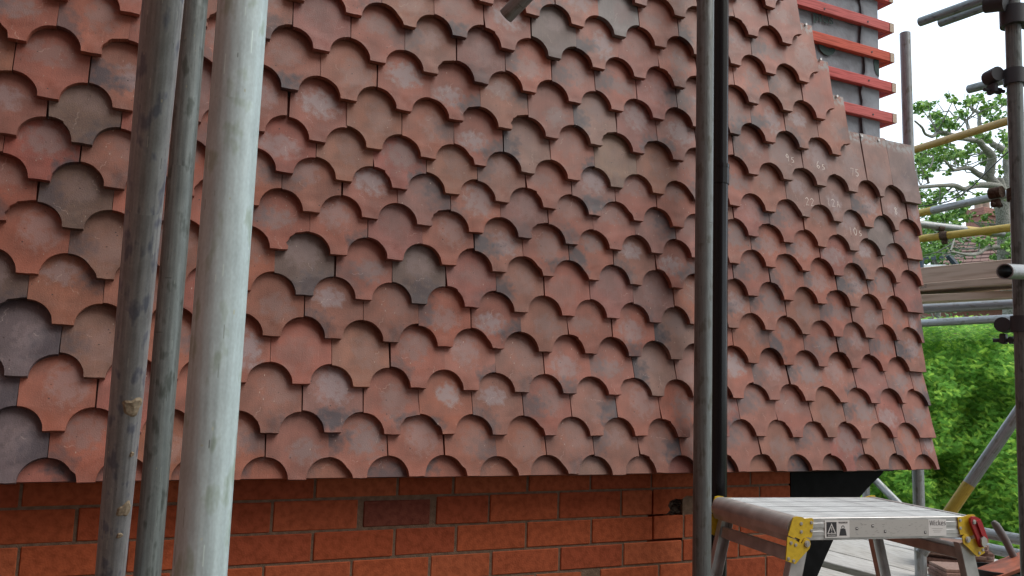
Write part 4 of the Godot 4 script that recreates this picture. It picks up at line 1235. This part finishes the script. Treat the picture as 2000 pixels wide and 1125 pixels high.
func tree() -> void:
	var o := thing("gnarled_tree", "gnarled grey-limbed tree with sparse fresh leaves behind the yellow rails", "tree", Transform3D(Basis.IDENTITY, Vector3(10.98, -4.0, -5.25)))
	for k in TREE_LIMBS.size():
		var pts := []
		# smooth the measured centre line and give it knuckles
		var src: Array = TREE_LIMBS[k]
		var cv := Curve3D.new()
		for p in src: cv.add_point(Vector3(p[0], p[1], p[2]) - o.position)
		for q in src.size():
			var a := cv.get_point_position(maxi(q - 1, 0)); var b := cv.get_point_position(mini(q + 1, src.size() - 1))
			cv.set_point_in(q, (a - b) / 6.0); cv.set_point_out(q, (b - a) / 6.0)
		for q in src.size() - 1:
			for s in 4:
				var f := s / 4.0
				pts.append([cv.sample(q, f), 0.82 * lerpf(src[q][3], src[q + 1][3], f) * (1.0 + 0.10 * sin(q * 3.1 + s * 1.7 + k))])
		pts.append([cv.get_point_position(src.size() - 1), src[src.size() - 1][3] * 0.7])
		var mb := MB.new()
		mb.limb(pts, 9)
		part("trunk" if k == 0 else "limb", mb.mesh(), M.bark, o)
	# twigs reaching into the leaf clumps
	var tw := MB.new()
	var rr := RandomNumberGenerator.new(); rr.seed = 9
	for c in LEAF_CLUMPS:
		var p := Vector3(c[0], c[1], c[2])
		var best := Vector3.ZERO; var bd := 1e9
		for l in TREE_LIMBS:
			for q in l:
				var w := Vector3(q[0], q[1], q[2])
				var dd := w.distance_to(p) + (0.25 if w.y > p.y else 0.0)
				if dd < bd: bd = dd; best = w
		if bd > 1.6: continue
		var mid := best.lerp(p, 0.5) + Vector3(rr.randf_range(-0.06, 0.06), rr.randf_range(-0.1, 0.03), rr.randf_range(-0.06, 0.06))
		tw.limb([[best - o.position, 0.010], [mid - o.position, 0.008], [p - o.position, 0.005], [p + Vector3(rr.randf_range(-0.1, 0.1), 0.08, rr.randf_range(-0.1, 0.1)) - o.position, 0.003]], 5)
	var t := part("twigs", tw.mesh(), M.bark, o)
	t.set_meta("kind", "stuff")
	leaf_multi(o, "crown", LEAF_CLUMPS, 0.064, [Color(0.22, 0.38, 0.12), Color(0.30, 0.48, 0.14), Color(0.18, 0.33, 0.13), Color(0.36, 0.54, 0.15)], 31)
	# looser young tree further back at the left
	var b := thing("young_tree", "soft feathery green tree low behind the rails, left of the chimney", "tree", Transform3D(Basis.IDENTITY, Vector3(13.2, -3.2, -8.2)))
	var cl := []
	for k in 90:
		var f := rr.randf()
		cl.append([13.2 + rr.randfn(0, 0.3), 2.2 + 1.5 * f + rr.randfn(0, 0.2), -8.32 + rr.randfn(0, 0.26), 0.2, 8])
	var st := MB.new()
	st.limb([[Vector3.ZERO, 0.09], [Vector3(0.05, 3.0, 0), 0.06], [Vector3(0, 5.5, 0.1), 0.03], [Vector3(-0.1, 6.8, 0), 0.01]], 8)
	for k in 26:
		var c: Array = cl[k * 3]
		var p := Vector3(c[0], c[1], c[2]) - b.position
		st.limb([[Vector3(0, p.y - 0.8, 0.05), 0.02], [p * Vector3(0.5, 1, 0.5) - Vector3(0, 0.3, 0), 0.013], [p, 0.006]], 5)
	part("trunk", st.mesh(), M.bark, b)
	leaf_multi(b, "crown", cl, 0.085, [Color(0.12, 0.24, 0.09), Color(0.17, 0.29, 0.12), Color(0.10, 0.21, 0.08)], 32)

func far_house() -> void:
	var o := thing("distant_house", "distant house with a brown tiled roof and brick chimney seen through the tree", "house", Transform3D(Basis.IDENTITY, Vector3(22.0, -3.2, -14.0)))
	# roof slope facing us: eaves at y ~3.2, ridge at ~5.9; each course a lapped strip
	var dir := Vector3(0.46, 0, 0.89).normalized()      # along the ridge, as the courses run
	var bk := Vector3(0.89, 0, -0.46).normalized()
	var e0 := Vector3(18.9, 2.9, -13.6) + dir * 0.4
	var nC := 20
	for k in nC:
		var lo := e0 + (bk * 0.86 + Vector3.UP * 0.62).normalized() * 0.22 * k
		var hi := lo + (bk * 0.86 + Vector3.UP * 0.62).normalized() * 0.25
		var nn := dir.cross(bk * 0.86 + Vector3.UP * 0.62).normalized()
		if nn.y < 0: nn = -nn
		var l := lo + nn * 0.045; var h := hi + nn * 0.012
		var mb := MB.new()
		var cells := 40
		for q in cells:
			var a := dir * (q * 0.21 + 0.006); var b2 := dir * ((q + 1) * 0.21 - 0.006)
			var j := nn * (0.006 * sin(q * 12.9 + k * 7.7))
			mb.quad(l + a + j - o.position, l + b2 + j - o.position, h + b2 + j - o.position, h + a + j - o.position)
			mb.quad(l + a - nn * 0.05 - o.position, l + b2 - nn * 0.05 - o.position, l + b2 + j - o.position, l + a + j - o.position)
		part("roof_course", mb.mesh(), M.far_roof[k % 2], o)
	var up := (bk * 0.86 + Vector3.UP * 0.62).normalized()
	var base := MB.new()
	base.quad(e0 - o.position, e0 + dir * 8.4 - o.position, e0 + dir * 8.4 + up * 4.7 - o.position, e0 + up * 4.7 - o.position)
	part("roof_deck", base.mesh(), M.far_roof[1], o)
	var wl := MB.new()
	wl.box(Vector3(-3.0, 0.0, -4.0), Vector3(5.5, 6.2, 4.0), 0.02, Transform3D(Basis(Vector3.UP, 0.45), Vector3(1.2, 0, 0.6)))
	part("wall", wl.mesh(), M.far_brick, o)
	var ch := MB.new()
	var cp := Vector3(22.85, 5.2, -13.95) - o.position
	ch.box(cp + Vector3(-0.36, -0.8, -0.3), cp + Vector3(0.36, 0.62, 0.3), 0.015)
	ch.box(cp + Vector3(-0.42, 0.62, -0.36), cp + Vector3(0.42, 0.72, 0.36), 0.015)
	ch.box(cp + Vector3(-0.40, 0.72, -0.34), cp + Vector3(0.40, 0.86, 0.34), 0.015)
	var chm := part("chimney", ch.mesh(), M.far_brick, o)
	for q in 2:
		var pot := MB.new()
		pot.tube(0.11, 0.08, 0.30, 14)
		part("chimney_pot", pot.mesh(), M.far_pot, chm, Transform3D(Basis.IDENTITY, cp + Vector3(-0.17 + q * 0.34, 0.86, 0)))
	# glazed roof of a nearer outbuilding
	var g := thing("glazed_roof", "pale glazed roof with dark blue bars just above the timbers", "roof", Transform3D(Basis.IDENTITY, Vector3(12.0, 2.2, -7.15)))
	var bar := MB.new()
	bar.box(Vector3(-0.03, 0, -0.04), Vector3(0.03, 0.52, 0.04), 0.005, along(Vector3(0.42, 0.12, 0.22), Vector3(0.04, 0.62, 0.02)))
	part("rafter", bar.mesh(), M.blue_bar, g)
	var pu := MB.new()
	pu.box(Vector3(-0.035, 0, -0.03), Vector3(0.035, 1.2, 0.03), 0.005, along(Vector3(-1.0, 0.36, -0.5), Vector3(0.1, 0.48, 0.0)))
	part("purlin", pu.mesh(), M.blue_bar, g)
	var pu2 := MB.new()
	pu2.box(Vector3(-0.03, 0, -0.03), Vector3(0.03, 0.5, 0.03), 0.005, along(Vector3(-0.32, 0.0, -0.14), Vector3(-0.27, 0.44, -0.13)))
	part("rafter", pu2.mesh(), M.blue_bar, g)
	var pane := MB.new()
	pane.quad(Vector3(-1.0, -0.2, -0.46), Vector3(0.6, -0.2, 0.36), Vector3(0.12, 0.36, 0.02), Vector3(-1.0, 0.30, -0.48))
	part("pane", pane.mesh(), M.opal, g)

func neighbour() -> void:
	# main house: its side wall stands at right angles to the tiled wing, just left of the picture
	var h := thing("main_house", "rendered side wall of the main house at left, outside the picture", "house", Transform3D(Basis.IDENTITY, Vector3(-4.2, -3.2, 1.0)))
	var hw := MB.new()
	hw.box(Vector3(-3.0, 0, -3.0), Vector3(2.75, 9.0, 5.0), 0.01)
	part("wall", hw.mesh(), M.far_brick, h)
	var hr := MB.new()
	hr.plate(PackedVector2Array([Vector2(-3.3, 9.0), Vector2(3.05, 9.0), Vector2(-0.1, 11.6)]), -3.2, 5.2)
	part("roof", hr.mesh(), M.far_roof[0], h)
	# the house next door behind the camera
	var o := thing("neighbour_house", "neighbouring brick house standing behind the camera, outside the picture", "house", Transform3D(Basis.IDENTITY, Vector3(-4.0, -3.2, 10.0)))
	var w := MB.new()
	w.box(Vector3(-6.0, 0, -3.4), Vector3(7.5, 11.6, 3.4), 0.01)
	part("wall", w.mesh(), M.far_brick, o)
	var r := MB.new()
	r.plate(PackedVector2Array([Vector2(-3.7, 11.6), Vector2(3.7, 11.6), Vector2(0.0, 14.6)]), -6.2, 7.7, Transform3D(Basis(Vector3.UP, PI / 2), Vector3.ZERO))
	part("roof", r.mesh(), M.far_roof[0], o)
# zinc skin of a tube: drawn streaks along it, clouded patches, scratches and specks of grout
func tube_skin(sd: int, depth: float, stain: Color) -> ImageTexture:
	var W := 192; var H := 768
	var st := noise(0.10, 500 + sd, 3).get_image(W, H / 16)
	st.resize(W, H, Image.INTERPOLATE_BILINEAR)
	var a := st.get_data()
	var b := noise(0.022, 510 + sd, 4).get_image(W, H).get_data()
	var c := noise(0.25, 520 + sd, 2).get_image(W, H).get_data()
	var o := PackedByteArray()
	o.resize(W * H * 3)
	for k in W * H:
		var x := a[k] / 255.0; var y := b[k] / 255.0; var z := c[k] / 255.0
		var f := 1.0 - depth * (0.55 * x + 0.45 * (1.0 - y)) - 0.07 * z
		var w := clampf((y - 0.60) * 4.5 + (x - 0.5) * 0.9, 0.0, 1.0) * 0.5
		o[k * 3] = int(clampf(lerpf(f, stain.r * f, w), 0, 1) * 255.0); o[k * 3 + 1] = int(clampf(lerpf(f, stain.g * f, w), 0, 1) * 255.0); o[k * 3 + 2] = int(clampf(lerpf(f, stain.b * f, w), 0, 1) * 255.0)
	var im := Image.create_from_data(W, H, false, Image.FORMAT_RGB8, o)
	var r := RandomNumberGenerator.new()
	r.seed = 600 + sd
	for k in 90:
		var q := r.randf_range(0.5, 0.72) if r.randf() < 0.55 else 1.0
		im.fill_rect(Rect2i(r.randi() % W, r.randi() % H, 1, r.randi_range(2, 16)), Color(q, q, q * 0.97))
	for k in 50:
		var q := r.randf_range(0.8, 1.0)
		im.fill_rect(Rect2i(r.randi() % W, r.randi() % H, r.randi_range(1, 3), r.randi_range(1, 3)), Color(q, q * 0.95, q * 0.86))
	for k in 5:
		var y := r.randi() % H
		im.fill_rect(Rect2i(r.randi() % W, y, r.randi_range(8, 40), 1), Color(0.60, 0.59, 0.58))
	return ImageTexture.create_from_image(im)

func materials() -> void:
	var g1 := tube_skin(1, 0.22, Color(0.62, 0.58, 0.50))
	var g2 := tube_skin(2, 0.34, Color(0.40, 0.42, 0.38))
	var g3 := tube_skin(3, 0.20, Color(0.70, 0.72, 0.62))
	var g4 := tube_skin(4, 0.34, Color(0.42, 0.45, 0.58))
	var gb := nbump(0.06, 52, 2.0, 256, 256)
	var tube_scale := Vector3(1, 0.8, 1)
	M.galv = bump(mat("galvanised tube", s2(0.40, 0.425, 0.435), 0.42, 0.4, g1, tube_scale), gb, 0.2)
	M.galv_mid = bump(mat("dull tube", s2(0.23, 0.255, 0.255), 0.42, 0.35, g1, tube_scale), gb, 0.2)
	M.galv_dark = bump(mat("weathered tube", s2(0.25, 0.29, 0.285), 0.42, 0.2, g2, tube_scale), gb, 0.2)
	M.galv_pale = bump(mat("pale tube", s2(0.66, 0.81, 0.84), 0.55, 0.1, g3, Vector3(1, 0.9, 1)), gb, 0.15)
	M.galv_blue = bump(mat("stained tube", s2(0.50, 0.52, 0.54), 0.50, 0.12, g4, Vector3(1, 0.9, 1)), gb, 0.2)
	M.galv_yellow = bump(mat("yellow painted tube", s2(0.50, 0.33, 0.085), 0.5, 0.0, g1, tube_scale), gb, 0.2)
	M.yellow = mat("yellow band paint", s2(0.58, 0.42, 0.06), 0.5, 0.0, g1, tube_scale)
	M.rust = mat("rusty iron", s2(0.11, 0.075, 0.05), 0.75, 0.2, ntex(0.05, 56, [[0.2, Color(0.6, 0.5, 0.45)], [0.8, Color(1, 1, 1)]], 256, 256), Vector3(6, 6, 6), true)
	M.dark_iron = mat("dark iron", s2(0.055, 0.058, 0.065), 0.6, 0.3)
	M.steel = mat("rivet steel", s2(0.52, 0.49, 0.47), 0.38, 0.7)
	M.zinc = mat("zinc nail", s2(0.72, 0.72, 0.72), 0.4, 0.4)
	M.cream = mat("mortar splash", s2(0.42, 0.34, 0.24), 0.9, 0.0, ntex(0.06, 57, [[0.2, Color(0.75, 0.74, 0.72)], [0.8, Color(1, 1, 1)]], 256, 256), Vector3(8, 8, 8), true)
	M.alu = mat("aluminium", s2(0.60, 0.60, 0.60), 0.38, 0.5, ntex(0.02, 58, [[0.2, Color(0.86, 0.86, 0.86)], [0.8, Color(1, 1, 1)]], 256, 256), Vector3(3, 3, 3), true)
	M.alu_top = mat("scuffed aluminium", s2(0.315, 0.34, 0.36), 0.40, 0.6, ntex(0.03, 59, [[0.0, Color(0.62, 0.61, 0.60)], [0.32, Color(0.84, 0.84, 0.84)], [0.55, Color(0.95, 0.95, 0.95)], [1.0, Color(1, 1, 1)]], 512, 512), Vector3(0.7, 9, 12), true)
	M.yellow_paint = mat("yellow hinge paint", s2(0.66, 0.46, 0.025), 0.42, 0.0, ntex(0.03, 60, [[0.1, Color(0.93, 0.92, 0.88)], [0.6, Color(1, 1, 1)]], 256, 256), Vector3(9, 9, 9), true)
	M.red_plastic = mat("red plastic", s2(0.36, 0.018, 0.025), 0.36, 0.0)
	M.black_plastic = mat("black plastic", s2(0.02, 0.02, 0.021), 0.45, 0.0)
	M.grey_rubber = mat("grey rubber", s2(0.14, 0.13, 0.13), 0.6, 0.0)
	M.pipe = mat("black pipe", s2(0.006, 0.006, 0.007), 0.22, 0.0, null, Vector3.ONE, false, 0.4)
	M.sticker_grey = mat("sticker grey", s2(0.46, 0.46, 0.44), 0.5, 0.0)
	M.sticker_white = mat("sticker white", s2(0.70, 0.70, 0.69), 0.5, 0.0)
	M.ink = mat("print ink", s2(0.03, 0.03, 0.035), 0.6, 0.0)
	M.ink_soft = mat("worn ink", s2(0.11, 0.11, 0.12), 0.6, 0.0)
	M.ink_faint = mat("faint ink", s2(0.27, 0.27, 0.26), 0.6, 0.0)
	M.green_print = mat("green print", s2(0.018, 0.055, 0.05), 0.7, 0.0)
	M.membrane = bump(mat("breather membrane", s2(0.23, 0.26, 0.30), 0.62, 0.0, ntex(0.02, 62, [[0.2, Color(0.90, 0.90, 0.90)], [0.8, Color(1, 1, 1)]], 256, 256), Vector3(2, 2, 2)), nbump(0.03, 63, 3.0, 256, 256), 0.4)
	var grain := ntex(0.02, 64, [[0.0, Color(0.74, 0.71, 0.69)], [0.4, Color(0.90, 0.88, 0.87)], [0.6, Color(1, 1, 1)], [1.0, Color(0.95, 0.94, 0.94)]], 512, 512)
	M.red_wood = []
	for c in [[0.66, 0.155, 0.150], [0.68, 0.150, 0.105], [0.64, 0.17, 0.165]]:
		var w := mat("red treated batten", s2(c[0], c[1], c[2]), 0.68, 0.0, grain, Vector3(0.5, 14, 14), true, 0.3)
		M.red_wood.append(w)
	M.end_grain = mat("sawn end", s2(0.60, 0.50, 0.40), 0.8, 0.0, grain, Vector3(20, 20, 20), true)
	M.black_wood = mat("black paint", s2(0.008, 0.008, 0.009), 0.6, 0.0, ntex(0.02, 65, [[0.2, Color(0.7, 0.7, 0.7)], [0.8, Color(1, 1, 1)]], 256, 256), Vector3(3, 3, 3), true, 0.2)
	M.mortar = bump(mat("mortar", s2(0.215, 0.14, 0.095), 0.95, 0.0, ntex(0.04, 66, [[0.2, Color(0.84, 0.83, 0.82)], [0.8, Color(1, 1, 1)]], 256, 256), Vector3(4, 4, 4), true), nbump(0.2, 67, 5.0, 256, 256), 0.3)
	M.rubble = bump(mat("crumbled mortar", s2(0.12, 0.085, 0.058), 0.95, 0.0, ntex(0.09, 68, [[0.2, Color(0.45, 0.42, 0.40)], [0.8, Color(1, 1, 1)]], 256, 256), Vector3(9, 9, 9), true), nbump(0.2, 67, 6.0, 256, 256), 1.0)
	var bt := ntex(0.03, 69, [[0.0, Color(0.82, 0.80, 0.78)], [0.4, Color(0.93, 0.92, 0.91)], [0.7, Color(1, 1, 1)], [1.0, Color(1.0, 0.98, 0.95)]], 512, 512)
	var bn := nbump(0.12, 70, 4.0, 512, 512)
	M.brick = []
	for c in [[0.410, 0.098, 0.040], [0.430, 0.105, 0.044], [0.385, 0.088, 0.037], [0.445, 0.118, 0.052], [0.365, 0.084, 0.038], [0.420, 0.104, 0.046]]:
		var w := bump(mat("brick", s2(c[0], c[1], c[2]), 0.88, 0.0, bt, Vector3(2.3, 2.3, 2.3), true, 0.3), bn, 0.22)
		w.uv1_offset = Vector3(c[0] * 37.0, c[1] * 91.0, 0)
		M.brick.append(w)
	M.brick_dark = bump(mat("dark brick", s2(0.21, 0.062, 0.042), 0.88, 0.0, bt, Vector3(2.3, 2.3, 2.3), true, 0.3), bn, 0.22)
	M.board = []
	var bw := ntex(0.018, 71, [[0.0, Color(0.72, 0.70, 0.67)], [0.3, Color(0.88, 0.87, 0.86)], [0.55, Color(0.97, 0.97, 0.97)], [1.0, Color(1, 1, 1)]], 512, 512)
	for c in [[0.56, 0.54, 0.505], [0.59, 0.57, 0.54], [0.53, 0.505, 0.465]]:
		M.board.append(mat("weathered board", s2(c[0], c[1], c[2]), 0.8, 0.0, bw, Vector3(9, 9, 0.8), true))
	var soft := ntex(0.02, 76, [[0.1, Color(0.86, 0.84, 0.82)], [0.6, Color(1, 1, 1)]], 256, 256)
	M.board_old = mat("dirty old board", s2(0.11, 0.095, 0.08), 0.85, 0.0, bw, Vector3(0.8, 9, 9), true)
	M.timber = mat("sawn timber", s2(0.55, 0.43, 0.335), 0.75, 0.0, soft, Vector3(5, 5, 0.5), true)
	M.timber2 = mat("brown timber", s2(0.47, 0.36, 0.275), 0.75, 0.0, soft, Vector3(5, 5, 0.5), true)
	M.loose_clay = []
	for c in [[0.26, 0.15, 0.12], [0.30, 0.19, 0.15], [0.22, 0.12, 0.095]]:
		M.loose_clay.append(mat("loose clay", s2(c[0], c[1], c[2]), 0.8, 0.0, bt, Vector3(4, 4, 4), true))
	M.bright_clay = mat("bright clay", s2(0.42, 0.12, 0.065), 0.7, 0.0, ntex(0.02, 72, [[0.2, Color(0.80, 0.86, 0.88)], [0.7, Color(1, 1, 1)]], 256, 256), Vector3(3, 3, 3), true)
	M.hedge_core = mat("hedge inside", s2(0.14, 0.36, 0.04), 0.95, 0.0)
	M.leaf = mat("leaf", Color.WHITE, 0.6, 0.0, null, Vector3.ONE, false, 0.35)
	M.leaf.vertex_color_use_as_albedo = true
	M.leaf.backlight_enabled = true
	M.leaf.backlight = Color(0.45, 0.55, 0.20)
	M.leaf.cull_mode = BaseMaterial3D.CULL_DISABLED
	M.bark = bump(mat("bark", s2(0.30, 0.295, 0.265), 0.9, 0.0, ntex(0.04, 73, [[0.1, Color(0.60, 0.62, 0.58)], [0.6, Color(1, 1, 1)]], 256, 256), Vector3(2, 3, 2)), nbump(0.08, 74, 6.0, 256, 256), 0.8)
	M.far_roof = [mat("far roof", s2(0.21, 0.125, 0.105), 0.85, 0.0, bt, Vector3(0.4, 0.4, 0.4), true), mat("far roof", s2(0.185, 0.115, 0.10), 0.85, 0.0, bt, Vector3(0.4, 0.4, 0.4), true)]
	M.far_brick = mat("far brick", s2(0.30, 0.15, 0.12), 0.9, 0.0, bt, Vector3(1, 1, 1), true)
	M.far_pot = mat("clay pot", s2(0.30, 0.22, 0.17), 0.8, 0.0)
	M.blue_bar = mat("dark blue paint", s2(0.035, 0.055, 0.08), 0.5, 0.0)
	M.opal = mat("opal glazing", s2(0.72, 0.75, 0.77), 0.25, 0.0)
	M.grass = mat("garden ground", s2(0.07, 0.10, 0.035), 0.95, 0.0, ntex(0.05, 75, [[0.2, Color(0.6, 0.65, 0.5)], [0.8, Color(1, 1, 1)]], 512, 512), Vector3(0.5, 0.5, 0.5), true)

func _ready() -> void:
	rng.seed = 2024
	# ---- camera
	var cam := Camera3D.new()
	cam.name = "camera"
	cam.fov = 38.296
	cam.near = 0.02
	cam.far = 400.0
	cam.rotation_order = EULER_ORDER_YXZ
	cam.position = Vector3(-0.3676, 0.2439, 2.2920)
	cam.rotation_degrees = Vector3(6.8485, -25.1198, 1.9892)
	add_child(cam)
	cam.current = true
	# ---- overcast sky
	var env := Environment.new()
	env.background_mode = Environment.BG_SKY
	var sky := Sky.new()
	var ps := ProceduralSkyMaterial.new()
	ps.sky_top_color = Color(0.85, 0.92, 1.0)
	ps.sky_horizon_color = Color(0.96, 0.98, 1.0)
	ps.sky_curve = 0.2
	ps.ground_bottom_color = Color(0.20, 0.20, 0.18)
	ps.ground_horizon_color = Color(0.42, 0.43, 0.40)
	ps.sky_energy_multiplier = 1.0
	sky.sky_material = ps
	env.sky = sky
	env.background_energy_multiplier = 0.75
	env.tonemap_mode = Environment.TONE_MAPPER_LINEAR
	env.tonemap_exposure = 2.4
	env.sdfgi_enabled = true
	env.ssao_enabled = true
	env.ssil_enabled = true
	var we := WorldEnvironment.new()
	we.name = "world"
	we.environment = env
	add_child(we)
	# ---- veiled sun, high on the right and in front of the wall
	var sun := DirectionalLight3D.new()
	sun.name = "sun"
	sun.light_energy = 0.42
	sun.light_angular_distance = 45.0
	sun.light_color = Color(1.0, 0.985, 0.965)
	sun.shadow_enabled = true
	add_child(sun)
	sun.look_at_from_position(Vector3(0.62, 1.15, 0.52), Vector3.ZERO)
	# ---- setting and things
	materials()
	var gm := MB.new()
	gm.quad(Vector3(-150, -3.2, 150), Vector3(150, -3.2, 150), Vector3(150, -3.2, -150), Vector3(-150, -3.2, -150))
	var gd := part("ground", gm.mesh(), M.grass, self)
	gd.set_meta("kind", "structure")
	tiled_wall()
	brick_wall()
	boards()
	drainpipe()
	scaffold()
	step_platform()
	loose_tiles()
	hedge()
	tree()
	far_house()
	neighbour()
